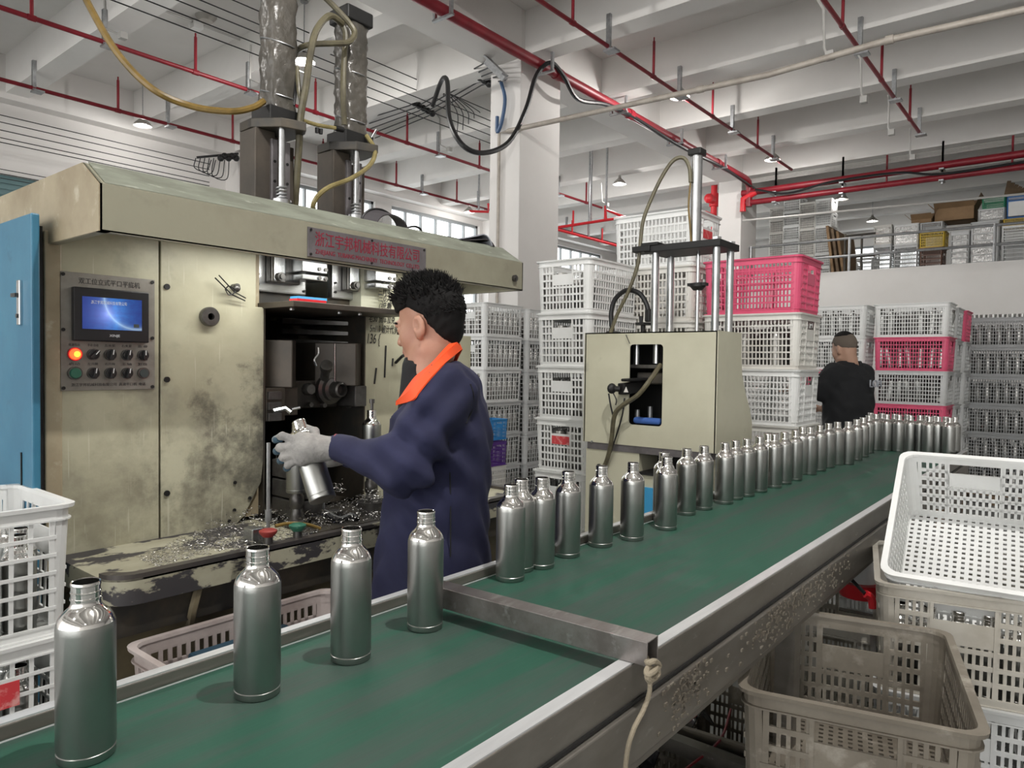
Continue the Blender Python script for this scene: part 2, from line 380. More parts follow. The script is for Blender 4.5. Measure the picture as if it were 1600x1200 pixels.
# the touch screen: a planet's bright limb on blue space, lit from behind
def screen_material():
    m = bpy.data.materials.new('screen_picture'); m.use_nodes = True; nt = m.node_tree; N = nt.nodes; L = nt.links
    for n in list(N): N.remove(n)
    out = N.new('ShaderNodeOutputMaterial'); em = N.new('ShaderNodeEmission'); L.new(em.outputs[0], out.inputs[0])
    tc = N.new('ShaderNodeTexCoord'); sx = N.new('ShaderNodeSeparateXYZ'); L.new(tc.outputs['Generated'], sx.inputs[0])
    def mth(op, a, b=None):
        n = N.new('ShaderNodeMath'); n.operation = op
        for i, q in enumerate((a, b)):
            if q is None: continue
            if isinstance(q, (int, float)): n.inputs[i].default_value = q
            else: L.new(q, n.inputs[i])
        return n.outputs[0]
    u = mth('MULTIPLY', sx.outputs[0], 1.8); v = sx.outputs[2]
    du = mth('SUBTRACT', u, 1.62); dv = mth('SUBTRACT', v, 1.02)
    r = mth('SQRT', mth('ADD', mth('MULTIPLY', du, du), mth('MULTIPLY', dv, dv)))
    arc = mth('POWER', 2.718, mth('MULTIPLY', mth('ABSOLUTE', mth('SUBTRACT', r, .98)), -22.0))
    e1 = mth('SUBTRACT', u, .73); e2 = mth('SUBTRACT', v, .47)
    glow = mth('POWER', 2.718, mth('MULTIPLY', mth('SQRT', mth('ADD', mth('MULTIPLY', e1, e1), mth('MULTIPLY', e2, e2))), -4.2))
    no = N.new('ShaderNodeTexNoise'); no.inputs['Scale'].default_value = 8; no.inputs['Detail'].default_value = 8; L.new(tc.outputs['Generated'], no.inputs[0])
    side = mth('POWER', 2.718, mth('MULTIPLY', mth('ABSOLUTE', mth('SUBTRACT', u, 1.0)), -2.6))
    blue = mth('ADD', mth('MULTIPLY', side, mth('MULTIPLY', no.outputs['Fac'], .75)), mth('ADD', mth('MULTIPLY', glow, .9), .12))
    cb = N.new('ShaderNodeCombineColor')
    L.new(mth('ADD', mth('MULTIPLY', mth('ADD', arc, glow), .34), .035), cb.inputs[0])
    L.new(mth('ADD', mth('MULTIPLY', blue, .42), mth('MULTIPLY', arc, .45)), cb.inputs[1])
    L.new(mth('ADD', mth('ADD', blue, .12), mth('MULTIPLY', arc, .4)), cb.inputs[2])
    L.new(cb.outputs[0], em.inputs[0]); em.inputs[1].default_value = .85
    MAT['screen_picture'] = m
screen_material()
# ------------------------------------------------------------------ the hall
def pane_material():
    m = bpy.data.materials.new('window_glass'); m.use_nodes = True; nt = m.node_tree; N = nt.nodes; L = nt.links
    for n in list(N): N.remove(n)
    o = N.new('ShaderNodeOutputMaterial'); t = N.new('ShaderNodeBsdfTransparent'); g = N.new('ShaderNodeBsdfGlossy'); g.inputs['Roughness'].default_value = .05
    x = N.new('ShaderNodeMixShader'); x.inputs[0].default_value = .06; L.new(t.outputs[0], x.inputs[1]); L.new(g.outputs[0], x.inputs[2]); L.new(x.outputs[0], o.inputs[0])
    t.inputs[0].default_value = (.97,.99,1,1); MAT['window_glass'] = m
pane_material()
ZS, ZR, ZG = 5.0, 4.55, 4.5          # slab, rib and girder undersides
XB, YL = 18.2, 10.4                  # back wall, left wall
RIBS = [2.98 + 1.47*k for k in range(-6, 11)]
CY0, CY1 = 4.6, 5.0
fl = tag(MB().box(-8, XB, -7, YL, -.1, 0).build('floor', 'concrete_floor', smooth=0), 'dark grey concrete hall floor', kind='structure')
ce = tag(MB().box(-8, XB, -7, YL, ZS, ZS+.2).build('ceiling', 'plaster', smooth=0), 'white plastered concrete ceiling slab', kind='structure')
for x in RIBS:
    MB().box(x-.12, x+.12, -7, CY0, ZR, ZS+.01).build('rib_beam', 'plaster', ce, smooth=0)
    MB().box(x-.12, x+.12, CY1, YL, ZR, ZS+.01).build('rib_beam', 'plaster', ce, smooth=0)
MB().box(-8, XB, CY0, CY1, ZG, ZS+.01).build('girder', 'plaster', ce, smooth=0)
MB().box(-8, XB, YL-.22, YL, ZG-.02, ZS+.01).build('edge_beam', 'plaster_wall', ce, smooth=0)
for k, (x0, x1) in enumerate(((5.738, 6.434), (11.64, 12.33))):
    tag(MB().box(x0, x1, CY0-.002, CY1+.002, 0, ZS).build('column', 'plaster_wall', smooth=0, bevel=.008), ('white plastered column behind the crate stacks', 'white plastered column beside the red valve pipe')[k], kind='structure')
# left wall with its openings
WIN = [(6.75, 8.72, 1.2, 4.36), (9.12, 11.62, 1.2, 4.36), (12.5, 16.6, 1.2, 4.36)]
wb = MB(); xs = -8.0
DOOR = (-1.5, 3.55, 0, 3.62)
for (a, b, z0, z1) in [DOOR] + WIN:
    wb.box(xs, a, YL, YL+.22, 0, ZS)
    if z0 > 0: wb.box(a, b, YL, YL+.22, 0, z0)
    wb.box(a, b, YL, YL+.22, z1, ZS); xs = b
wb.box(xs, XB, YL, YL+.22, 0, ZS)
tag(wb.build('wall_left', 'plaster_wall', smooth=0), 'long off-white plastered wall with window bands', kind='structure')
MB().box(5.78, 6.05, YL-.34, YL, 0, ZG).build('trim_1', 'plaster_wall', smooth=0)['kind'] = 'structure'
MB().box(11.72, 12.1, YL-.34, YL, 0, ZG).build('trim_2', 'plaster_wall', smooth=0)['kind'] = 'structure'
for i, (a, b, z0, z1) in enumerate(WIN):
    f = MB(); t = .05
    f.box(a, b, YL+.06, YL+.12, z0, z0+t).box(a, b, YL+.06, YL+.12, z1-t, z1).box(a, a+t, YL+.06, YL+.12, z0, z1).box(b-t, b, YL+.06, YL+.12, z0, z1)
    wo = f.build('window_%d' % (i+1), 'frame_grey', smooth=0); tag(wo, kind='structure')
    n = max(2, round((b-a)/.44))
    for k in range(n):
        xa = a + (b-a)*k/n; xb = a + (b-a)*(k+1)/n
        if k: MB().box(xa-.016, xa+.016, YL+.055, YL+.115, z0+t, z1-t).build('mullion', 'frame_grey', wo, smooth=0)
        MB().box(xa+.016, xb-.016, YL+.085, YL+.091, z0+t, z1-t).build('pane', 'window_glass', wo, smooth=0)
dr = tag(MB().box(DOOR[0], DOOR[1], YL+.05, YL+.1, 0, DOOR[3]).build('door_1', 'teal_door', smooth=0), 'teal slatted roller door in the long wall', kind='structure')
for k in range(26):
    z = 1.7 + k*.073
    MB().box(DOOR[0], DOOR[1], YL+.035, YL+.055, z, z+.058).build('slat', 'teal_door', dr, smooth=0)
tag(MB().box(-8, XB, -7.2, -7, 0, ZS).build('wall_right', 'plaster_wall', smooth=0), 'plain plastered wall on the aisle side', kind='structure')
# back wall with the upper window, mezzanine
WY0, WY1, WZ0, WZ1 = 3.05, 4.5, 3.02, 4.25
bb = MB(); bb.box(XB, XB+.2, -7, WY0, 0, ZS).box(XB, XB+.2, WY1, YL+.22, 0, ZS).box(XB, XB+.2, WY0, WY1, 0, WZ0).box(XB, XB+.2, WY0, WY1, WZ1, ZS)
tag(bb.build('wall_back', 'plaster', smooth=0), 'white end wall of the hall', kind='structure')
f = MB().box(XB+.05, XB+.1, WY0, WY1, WZ0, WZ0+.05).box(XB+.05, XB+.1, WY0, WY1, WZ1-.05, WZ1)
for k in range(4): f.box(XB+.05, XB+.1, WY0+(WY1-WY0-.05)*k/3, WY0+(WY1-WY0-.05)*k/3+.05, WZ0, WZ1)
w4 = tag(f.build('window_4', 'frame_grey', smooth=0), kind='structure')
for k in range(3): MB().box(XB+.07, XB+.076, WY0+(WY1-WY0)*k/3+.04, WY0+(WY1-WY0)*(k+1)/3-.02, WZ0+.05, WZ1-.05).build('pane', 'window_glass', w4, smooth=0)
XM, ZM = 11.9, 2.90
tag(MB().box(XM, XM+.16, -7, CY0, 0, ZM).build('wall_mezzanine', 'plaster', smooth=0), 'plain white wall below the mezzanine storage', kind='structure')
tag(MB().box(XM+.16, XB, -7, CY0, ZM-.25, ZM).build('floor_mezzanine', 'concrete_floor', smooth=0), 'mezzanine floor slab', kind='structure')

# ------------------------------------------------------------------ pipes, conduits, lamps
PZ = 4.36
def pipe_run(name, label, Y, z, r, x0, x1, matn='red_paint', group='sprinkler pipes under the ceiling', stubs=True, hang=True, end=None, hx=None):
    t = thing(name, label, 'pipe', (x0, Y, z), group)
    MB().cyl((x0, Y, z), (x1, Y, z), r, 10).build('pipe', matn, t)
    for x in RIBS:
        if x0 < x < x1 and hang:
            MB().box(x-.16, x-.125, Y-.02, Y+.02, z-.03, z+.30).box(x-.165, x-.06, Y-.075, Y+.045, z-r-.022, z-r-.004).build('hanger', 'galvanised', t, smooth=0)
        xm = x + .735
        if stubs and x0 < xm < x1:
            MB().cyl((xm, Y, z), (xm, Y, z+.36), r*.72, 8).cyl((xm-r*1.4, Y, z), (xm+r*1.4, Y, z), r*1.3, 8).cyl((xm, Y, z+.36), (xm, Y, z+.40), r*.4, 6).build('sprinkler_riser', matn, t)
    return t
YD = at(200, 78, Z=PZ)[1]; YE = at(200, 177, Z=PZ)[1]; YB = at(1000, 106, Z=PZ)[1]; YC = at(1370, 115, Z=PZ)[1]
pipe_run('sprinkler_pipe', 'thin dark red sprinkler pipe running behind both machine towers', YD, PZ, .022, -2, 11.6)
pipe_run('sprinkler_pipe', 'thin dark red sprinkler pipe nearest the long left wall', YE, PZ, .022, -2, 16.5)
pipe_run('sprinkler_pipe', 'thin red sprinkler pipe passing above the press cylinder', YB, PZ, .02, -2, 11.0)
pipe_run('sprinkler_pipe', 'short red sprinkler pipe under the ribs, nearest the right edge', YC, PZ, .02, -2, at(1440, 212, Y=YC)[0])
# main pipe beside the girder, with its elbow and the drop at the far column
YA = CY0 - .17; ZA = at(985, 179, Y=YA)[2]; XE = at(1171, 283, Y=YA)[0]
t = thing('main_pipe', 'thick red fire main running along the girder above the column', 'pipe', (0, YA, ZA))
MB().tube([(-3, YA, ZA), (XE-.15, YA, ZA), (XE-.04, YA, ZA-.03), (XE, YA, ZA-.12), (XE, YA, ZA-.42)], .052, 12).build('pipe', 'red_paint', t)
for x in (3.2, 6.1, 7.6, 9.0, 10.2): MB().cyl((x, YA, ZA), (x+.09, YA, ZA), .062, 12).build('coupling', 'red_paint', t)
for x in RIBS:
    if x < XE: MB().box(x-.02, x+.01, YA-.11, YA-.085, ZA-.06, ZA+.36).box(x-.02, x+.01, YA+.085, YA+.11, ZA-.06, ZA+.36).box(x-.02, x+.012, YA-.12, YA+.12, ZA-.072, ZA-.054).build('hanger', 'galvanised', t, smooth=0)
# cross mains along Y in front of the mezzanine
XC = XE
for (pa, pb, r, lab) in (((1190, 300), (1600, 238), .052, 'upper thick red fire main crossing above the mezzanine railing'), ((1190, 316), (1600, 258), .045, 'lower dark red pipe crossing above the mezzanine railing')):
    z = (at(*pa, X=XC)[2] + at(*pb, X=XC)[2])/2
    t = thing('cross_main', lab, 'pipe', (XC, 0, z), 'fire mains in front of the mezzanine')
    MB().cyl((XC, -3, z), (XC, CY0-.05, z), r, 10).build('pipe', 'red_paint', t)
    for y in (-2.2, -.9, .4, 1.7, 3.0, 4.0): MB().box(XC-.012, XC+.012, y-.012, y+.012, z-r-.05, ZR+.02).box(XC-.09, XC+.09, y-.03, y+.03, z-r-.02, z-r).build('hanger', 'galvanised', t, smooth=0)
    for y in (-1.5, .9, 2.4): MB().cyl((XC, y, z), (XC, y, z+.26), .014, 8).build('riser', 'red_paint', t)
    if pa[1] == 300: MB().tube([(XC, CY0-.3, z), (XC-.02, CY0-.08, z-.1), (XC-.02, CY0-.08, z-.3)], .05, 10).build('elbow', 'red_bright', t)
for k in range(5):
    z = 4.42 + .035*k; x = XC + .12 + .06*k
    t = thing('conduit_run', 'grey conduit, number %s from the bottom of the bundle above the red mains' % ('one two three four five'.split()[k]), 'conduit', (x, 0, z), 'conduit bundle above the fire mains')
    MB().cyl((x, -3, z), (x, CY0-.06, z), .014, 6).build('conduit', 'grey_conduit', t)
t = thing('black_cable', 'sagging black cable draped between the two red mains', 'cable', (XC, 1, 4))
MB().tube(spline([at(1180, 296, X=XC-.1), at(1230, 302, X=XC-.1), at(1300, 284, X=XC-.1), at(1400, 270, X=XC-.1), at(1470, 272, X=XC-.08), at(1600, 253, X=XC-.08)], 6), .018, 6).build('cable', 'black_rubber', t)
# valve riser at the far column
p = at(1116, 300, Y=5.25)
t = thing('valve_riser', 'bright red vertical pipe with valve beside the far column', 'pipe', (p[0], 5.25, 3.2))
MB().cyl((p[0], 5.25, 0), (p[0], 5.25, ZS-.01), .055, 12).build('pipe', 'red_bright', t)
zz = at(1116, 312, Y=5.25)[2]
MB().cyl((p[0], 5.25, zz-.12), (p[0], 5.25, zz+.1), .085, 12).cyl((p[0]-.2, 5.25, zz-.02), (p[0], 5.25, zz-.02), .07, 12).ball((p[0]-.22, 5.25, zz-.02), .085).build('valve', 'red_bright', t)
MB().cyl((p[0], 5.25, zz+.05), (p[0]+.6, 5.05, zz+.05), .05, 10).cyl((p[0], 5.25, zz-.3), (p[0]-.35, 5.25, zz-.3), .045, 10).build('branch', 'red_bright', t)
# red branch pipes of the far left bay (with their drops)
for (lab, pts, d) in (('thin red branch pipe crossing the far bay beside the first column', [(868, 356), (978, 339)], 11.0), ('thin red branch pipe with an upward kink left of the top crate', [(947, 345), (947, 328), (978, 340)], 11.2), ('lowest thin red pipe above the far windows', [(868, 358), (972, 386)], 12.0), ('short red pipe loop hanging left of the column in the far bay', [(733, 330), (763, 331), (763, 318)], 12.4)):
    P = [at(*q, D=d) for q in pts]; t = thing('branch_pipe', lab, 'pipe', P[0], 'far branch pipes')
    MB().tube(P, .022, 8).build('pipe', 'red_bright', t)
    if len(P) == 2:
        for s in (.25, .7):
            q = P[0]*(1-s) + P[1]*s; MB().cyl(q, q + V3((0, 0, .22)), .016, 6).build('riser', 'red_bright', t)
    q = P[0]*.5 + P[1]*.5; MB().box(q[0]-.012, q[0]+.012, q[1]-.012, q[1]+.012, q[2], ZS).build('hanger', 'galvanised', t, smooth=0)
# beige water pipe from the column to the right, with its drop down the column
GY = [at(785, 207, Y=4.5), at(1000, 160, X=7.6), at(1200, 116, X=7.7), at(1395, 62, X=7.7), at(1640, 4, X=7.7)]
GX = 7.7
a0 = at(793, 205, X=5.70); a1 = at(1640, 6, X=5.70)
t = thing('water_pipe', 'beige water pipe slanting across the ceiling from the near column', 'pipe', a0)
P = [at(793, 205, X=5.70), at(1000, 160, X=5.70), at(1200, 117, X=5.70), at(1390, 62, X=5.70), at(1640, 6, X=5.70)]
MB().tube(P, .024, 10).build('pipe', 'beige_pipe', t)
MB().cyl(P[3] - (P[4]-P[3])*.03, P[3] + (P[4]-P[3])*.03, .032, 10).build('coupling', 'beige_pipe', t)
for q, s in ((P[1]*.5 + P[2]*.5, .3), (P[0]*.9 + P[1]*.1, .2)): MB().cyl(q - (P[1]-P[0])*.02, q + (P[1]-P[0])*.02, .029, 10).build('coupling', 'beige_pipe', t)
xd = at(815, 300, Y=4.57)[0]; d0 = at(780, 207, X=5.70)
MB().tube([P[0], (5.70, d0[1], d0[2]-.01), (5.70, d0[1], .3)], .016, 8).build('drop_pipe', 'beige_pipe', t)
# steel conduits on ribs and slab
def conduit(label, pts, r=.010):
    t = thing('wall_conduit', label, 'conduit', pts[0], 'thin steel conduits on the ceiling'); MB().tube(pts, r, 6).build('conduit', 'grey_conduit', t)
    q = pts[-1]; MB().box(q[0]-.03, q[0]+.03, q[1]-.03, q[1]+.03, q[2]-.03, q[2]+.03).build('junction_box', 'grey_conduit', t, smooth=0)
for lab, x, P in (('bent steel conduit dropping down a rib at the top right', RIBS[8]-.13, [(1278, 0), (1287, 15), (1288, 75), (1290, 80), (1297, 87)]),
                  ('steel conduit drop on the rib behind the beige pipe', RIBS[9]-.13, [(1337, 80), (1345, 92), (1346, 145), (1350, 156)]),
                  ('steel conduit drop on the rib above the mezzanine', RIBS[10]-.13, [(1388, 148), (1389, 160), (1388, 200), (1393, 207)]),
                  ('steel conduit drop on the farthest rib beside the hanger', RIBS[11]-.13, [(1422, 200), (1422, 240), (1426, 246)]),
                  ('steel conduit drop on a bright rib left of the column', RIBS[9]-.13, [(672, 165), (687, 185), (688, 226), (702, 234)]),
                  ('steel conduit with a bend on the rib beside the first tower', RIBS[7]-.13, [(392, 70), (391, 124), (412, 133)]),
                  ('steel conduit at the top left rib', RIBS[6]-.13, [(163, -10), (165, 45), (192, 56)]),
                  ('small steel conduit in the far bay above the crate tower', RIBS[11]-.13, [(939, 286), (941, 315), (948, 320)])):
    conduit(lab, [at(q[0], q[1], X=x) for q in P])
t = thing('smoke_detector', 'round smoke detector with conduit on the slab between ribs', 'detector', at(322, 26, Z=ZS-.02))
MB().cyl(at(322, 26, Z=ZS), at(322, 26, Z=ZS)-V3((0,0,.05)), .11, 16, .07).build('base', 'lamp_shade', t)
q0 = at(255, 16, Z=ZS-.03); q1 = at(375, 62, Z=ZS-.03)
MB().cyl(q0, q1, .012, 6).build('conduit', 'grey_conduit', t)
qm = at(307, 37, Z=ZS-.03); MB().box(qm[0]-.05, qm[0]+.05, qm[1]-.05, qm[1]+.05, qm[2]-.06, qm[2]+.02).build('junction_box', 'white_enamel', t, smooth=0)

# pendant lamps
def lamp_proto():
    t = thing('pendant_lamp', 'lamp', 'lamp', (0, 0, 0), 'bell shaped pendant lamps')
    prof = [(.112,0), (.108,.012), (.085,.045), (.05,.078), (.03,.095), (.022,.12), (.022,.14), (.018,.14), (.018,.10), (.046,.072), (.08,.042), (.104,.008), (.112,0)]
    a = MB(); a.lathe(prof[:-1], 24); a = a.build('shade', 'lamp_shade', t)
    b = MB().ball((0,0,.035), (.05,.05,.045), 12, 8).build('bulb', 'bulb', t)
    c = MB().cyl((0,0,.14), (0,0,.60), .006, 6).build('rod', 'galvanised', t)
    d = MB().cyl((0,0,.59), (0,0,.605), .04, 12).build('ceiling_rose', 'galvanised', t)
    return proto(t, [a, b, c, d])
LP = lamp_proto()
ZL = ZS - .605
LAMPS = [(at(1062, 152, Z=ZL), 'bell pendant lamp under the beige water pipe'), (at(968, 288, Z=ZL), 'bell pendant lamp in the far bay right of the column'), (at(223, 197, Z=ZL), 'bell pendant lamp on the left near the long wall'),
         (at(1207, 250, Z=ZL), 'bell pendant lamp in front of the farthest ribs'), (at(475, 97, Z=ZL), 'bell pendant lamp between the two machine towers'), (at(733, 332, Z=ZL), 'bell pendant lamp in front of the bright window band'),
         (at(1315, 312, Z=ZL-.1), 'bell pendant lamp above the mezzanine crate tower'), (at(1363, 346, Z=ZL), 'bell pendant lamp above the mezzanine window')]
LAMPS += [((1.25, .15, ZL), 'bell pendant lamp above the near end of the conveyor'), ((-2.2, 1.2, ZL), 'added unseen bell pendant lamp behind the photographer'), ((-1.5, -3.5, ZL), 'added unseen bell pendant lamp far behind the photographer'), ((3.9, -2.6, ZL), 'added unseen bell pendant lamp over the right aisle'), ((-1.0, 5.6, ZL), 'added unseen bell pendant lamp left of the big machine')]  # out of view: first set from the bottle shadows, others added for fill light
for i, (p, lab) in enumerate(LAMPS):
    o = LP if i == 0 else copy_tree(LP)
    if i == 0: LP.location = tuple(p)
    else: o.location = tuple(map(float, p))
    o['label'] = lab
    ld = bpy.data.lights.new('lamp_light', 'POINT'); ld.energy = LAMP_W*(.7, .5, .15, .4, .6, .2, .05, .10, 2.7, .5, .3, .3, .6)[i]; ld.shadow_soft_size = .035; ld.color = (1, .97, .93)
    lo = bpy.data.objects.new('lamp_light', ld); COL.objects.link(lo); lo.parent = o; lo.location = (0, 0, -.03)

# bus wires on insulators: five along the hall (left wall), five behind the towers, and the rack under the girder
def wire(label, P, r=.006, m='wire_black', grp='bare bus wires'):
    t = thing('bus_wire', label, 'wire', P[0], grp); MB().tube(P, r, 5).build('wire', m, t); return t
ords = 'first second third fourth fifth'.split()
for k, y0 in enumerate((179.5, 190.5, 203, 215, 222)):
    Yw = 9.9 - .0*k; a = at(0, y0, Y=Yw); wire('%s bus wire from the top beside the long left wall' % ords[k], [(-2, Yw, a[2]), (5.25, Yw, a[2])])
    wire('%s thin wire below the bus wires at the left wall' % ords[k], [(-2, YL-.15, at(0, 264+7*k, Y=YL-.15)[2]), (5.6, YL-.15, at(0, 264+7*k, Y=YL-.15)[2])], .005) if k < 3 else None
YW2 = 6.2
for k, (pa, pb) in enumerate((((355, 0), (763, 170)), ((314, 0), (763, 188)), ((277, 0), (763, 198)), ((235, 0), (763, 212)), ((300, 40), (763, 228)))):
    a = at(*pa, Y=YW2); b = at(*pb, Y=YW2); wire('%s bus wire passing behind the two towers' % ords[k], [(a[0]-1, YW2, (a[2]+b[2])/2), (b[0]+.1, YW2, (a[2]+b[2])/2)], .006)
XR = 5.55
rk = thing('insulator_rack', 'steel rack with black insulators fixed under the girder by the column', 'rack', at(765, 105, Y=4.8))
A = at(760, 97, Y=4.86); B = at(789, 125, Y=4.62)
MB().bar(A, B, .05, .05).bar(A + V3((0, 0, .05)), B + V3((0, 0, .05)), .10, .02).build('bracket', 'galvanised', rk, smooth=0)
for k in range(5):
    s = k/4; e0 = A*(1-s) + B*s; q = at(724 + 7.2*k, 117 + 4*k, Y=5.75); far = at(640 + 7*k, 165 + 4.2*k, Y=7.2)
    far2 = at(575 + 2*k, 185 + 8*k, Y=8.6)
    MB().tube([e0, q, far, far2], .008, 5).build('tension_wire', 'wire_black', rk)
    for P in (e0*.35 + q*.65, q*.1 + far*.9): MB().ball(P, .045, 8, 6).build('insulator', 'black_rubber', rk)
    MB().tube(spline([q*.5 + far*.5, q*.5 + far*.5 + V3((.02, 0, .08)), at(713+8*k, 172, Y=6.2), at(714 + 9*k, 212 - 9*k, Y=6.2)], 5), .006, 5).build('jumper', 'wire_black', rk)
lr = thing('insulator_rack', 'small insulator rack with looped wires on the left wall pilaster', 'rack', at(345, 250, Y=10.0))
MB().bar(at(308, 246, Y=9.95), at(372, 240, Y=9.95), .03, .03).build('bracket', 'wire_black', lr, smooth=0)
for k in range(5):
    q = at(345 + 6*k, 247 - (k % 2)*3, Y=9.9); MB().ball(q, .05, 8, 6).build('insulator', 'black_rubber', lr)
    MB().tube(spline([at(306 + 7*k, 247, Y=9.9), at(304 + 7*k, 262 + 3*k, Y=9.9), at(322 + 8*k, 268 + 3*k, Y=9.9), at(330 + 7*k, 250, Y=9.9)], 5), .007, 5).build('jumper', 'wire_black', lr)
# black supply cable looped from the rack past the column, along the girder to the press
bc = thing('supply_cable', 'thick black cable looping in front of the column and along the girder', 'cable', at(780, 238, Y=4.3))
P = [at(676, 165, Y=5.6), at(690, 126, Y=5.3), at(699, 128, Y=5.1), at(702, 185, Y=4.7), at(722, 226, Y=4.45), at(755, 239, Y=4.4), at(795, 222, Y=4.4), at(822, 170, Y=4.4), at(838, 118, Y=4.4), at(860, 98, Y=4.37), at(880, 118, Y=4.37), at(903, 155, Y=4.4), at(945, 163, Y=4.4), at(985, 180, Y=4.4), at(1040, 215, Y=4.4), at(1085, 240, Y=4.4), at(1130, 262, Y=4.4), at(1180, 296, Y=4.4)]
MB().tube(spline(P, 6), .024, 8).build('cable', 'black_rubber', bc)
bl = thing('blue_cable', 'hooked blue cable end hanging on the near column', 'cable', at(785, 180, X=5.68))
MB().tube(spline([at(783, 128, X=5.68), at(789, 155, X=5.68), at(784, 190, X=5.68), at(777, 206, X=5.68), at(777, 182, X=5.68)], 6), .02, 6).build('cable', 'blue_cable', bl)
# ------------------------------------------------------------------ big bottle trimming machine
YP, YH, X0 = 2.2, 1.865, .715
XH1 = 2.36                                   # hood's right end
xa, xd, xb, xc = at(412, 560, Y=YP)[0], 1.011, at(571, 560, Y=YP)[0], 2.41
mc = thing('bottle_machine', 'big worn beige two-station bottle machine with dark towers on top', 'machine', (1.55, 2.4, 0))
# body: base, rear box, pieces around the working chamber
MB().box(X0, xc, 2.20, 3.1, .02, .80).build('base', 'base_olive', mc, smooth=0, bevel=.01)
MB().box(X0+.03, 2.30, 1.93, 2.2, .02, .745).build('plinth', 'base_olive', mc, smooth=0, bevel=.01)
MB().box(X0, xa, YP+.03, 3.0, .80, 1.80).build('left_body', 'machine_tan', mc, smooth=0)
MB().box(xb, xc-.06, YP+.03, 3.0, .80, 1.80).build('right_body', 'machine_paint', mc, smooth=0)
MB().box(xa, xb, 2.86, 3.0, .80, 1.72).build('chamber_back', 'black_iron', mc, smooth=0)
MB().box(X0-.012, X0+.03, YP-.004, YP+.05, .80, 1.74).build('corner_trim', 'machine_tan', mc, smooth=0, bevel=.004)
# front sheet panels
MB().box(X0+.025, xd-.003, YP, YP+.03, .80, 1.80).build('front_panel', 'machine_panel', mc, smooth=0, bevel=.002)
n = MB(); zc = .80
prof = [(xd+.003,zc), (xa-.155,zc), (xa-.07,zc+.075), (xa-.008,zc+.18), (xa,zc+.25), (xa,1.578), (xa-.03,1.578), (xa-.03,1.80), (xd+.003,1.80)]
n.prism([(x, YP, z) for x, z in prof], [(x, YP+.03, z) for x, z in prof]); pn = n.build('front_panel', 'machine_panel', mc, smooth=0, bevel=.002)
for z in (1.618, 1.335, .985): 
    q = (xd+.02, YP-.001, z); MB().cyl(q, (q[0], YP-.006, q[2]), .009, 10).build('bolt', 'black_iron', pn)
for px_, py_ in ((390, 778), (366, 797), (358, 814), (367, 754)):
    q = at(px_, py_, Y=YP-.002); MB().cyl(q, q - V3((0, .003, 0)), .006, 8).build('bolt', 'black_iron', pn)
# right panel, with handwriting in black marker
MB().box(xb, xc, YP, YP+.03, .82, 1.52).box(xb+.09, xc-.06, YP, YP+.03, 1.52, 1.80).build('front_panel', 'machine_panel', mc, smooth=0, bevel=.002)
ex, ez = (1, 0, 0), (0, 0, 1)
for body, sz, (u, v), wd in (('三分不', .036, (610, 430), .09), ('下124出', .04, (608, 441), .11), ('三代多', .035, (601, 457), .08), ('三0人', .035, (601, 467), .08), ('(统看', .035, (602, 479), .08), ('老30 洗车加克', .038, (597, 499), .16), ('5ml10 破计代多', .038, (600, 515), .17), ('136 {', .055, (583, 530), .08), ('1246', .04, (712, 452), .07), ('三6', .04, (716, 470), .04)):
    text_part(body, sz, 'black_ink', mc, at(u, v, Y=YP-.003), ex, ez, name='handwriting', width=wd*.85, shear=.2, extrude=.0004)
for (a, b) in (((603, 540), (601, 590)), ((588, 575), (585, 600)), ((614, 560), (613, 572))):
    MB().cyl(at(*a, Y=YP-.002), at(*b, Y=YP-.002), .0035, 6).build('marker_line', 'black_ink', mc)
t1 = MB().tube([at(618, 567, Y=YP-.004), at(628, 557, Y=YP-.04), at(640, 550, Y=YP-.05)], .006, 6).build('wire_stub', 'black_iron', mc)
# control panel
cp = MB().box(at(92, 420, Y=YP)[0], at(241, 520, Y=YP)[0], YP-.004, YP, 1.306, 1.635).build('control_panel', 'panel_steel', mc, smooth=0, bevel=.001)
cx0, cx1 = at(92, 420, Y=YP)[0], at(241, 520, Y=YP)[0]
for q in ((cx0+.008, 1.314), (cx1-.008, 1.314), (cx0+.008, 1.627), (cx1-.008, 1.627), (cx0+.008, 1.475), (cx1-.008, 1.46)): MB().cyl((q[0], YP-.004, q[1]), (q[0], YP-.008, q[1]), .005, 8).build('screw', 'black_iron', cp)
hx0, hx1 = at(110, 485, Y=YP)[0], at(228, 485, Y=YP)[0]; hz0, hz1 = 1.445, 1.594
hm = MB().box(hx0, hx1, YP-.022, YP-.004, hz0, hz1).build('touch_panel', 'bezel', cp, smooth=0, bevel=.003)
MB().box(hx0+.022, hx1-.022, YP-.0235, YP-.022, hz0+.034, hz1-.025).build('screen', 'screen_picture', hm, smooth=0)
text_part('浙江宇邦机械科技有限公司', .011, 'white_ink', hm, ((hx0+hx1)/2-.01, YP-.0238, hz1-.040), ex, ez, width=.095, extrude=.0001)
text_part('XINJE', .010, 'white_ink', hm, ((hx0+hx1)/2+.005, YP-.0222, hz0+.017), ex, ez, width=.028, extrude=.0001)
MB().box(hx1-.045, hx1-.022-.008, YP-.0238, YP-.0235, hz0+.043, hz0+.053).build('screen_button', 'grey_button', hm, smooth=0)
text_part('双工位立式平口平底机', .019, 'grey_ink', cp, ((hx0+hx1)/2, YP-.0045, 1.612), ex, ez, width=.165, extrude=.0003)
text_part('浙江宇邦机械科技有限公司  高速平口机  电话', .010, 'grey_ink', cp, ((cx0+cx1)/2, YP-.0045, 1.322), ex, ez, width=.20, extrude=.0003)
cap = [['电源指示', '手动 自动', '左夹紧', '右夹紧', '急 停'], ['启动', '左升降', '右升降', '主轴', '复位']]
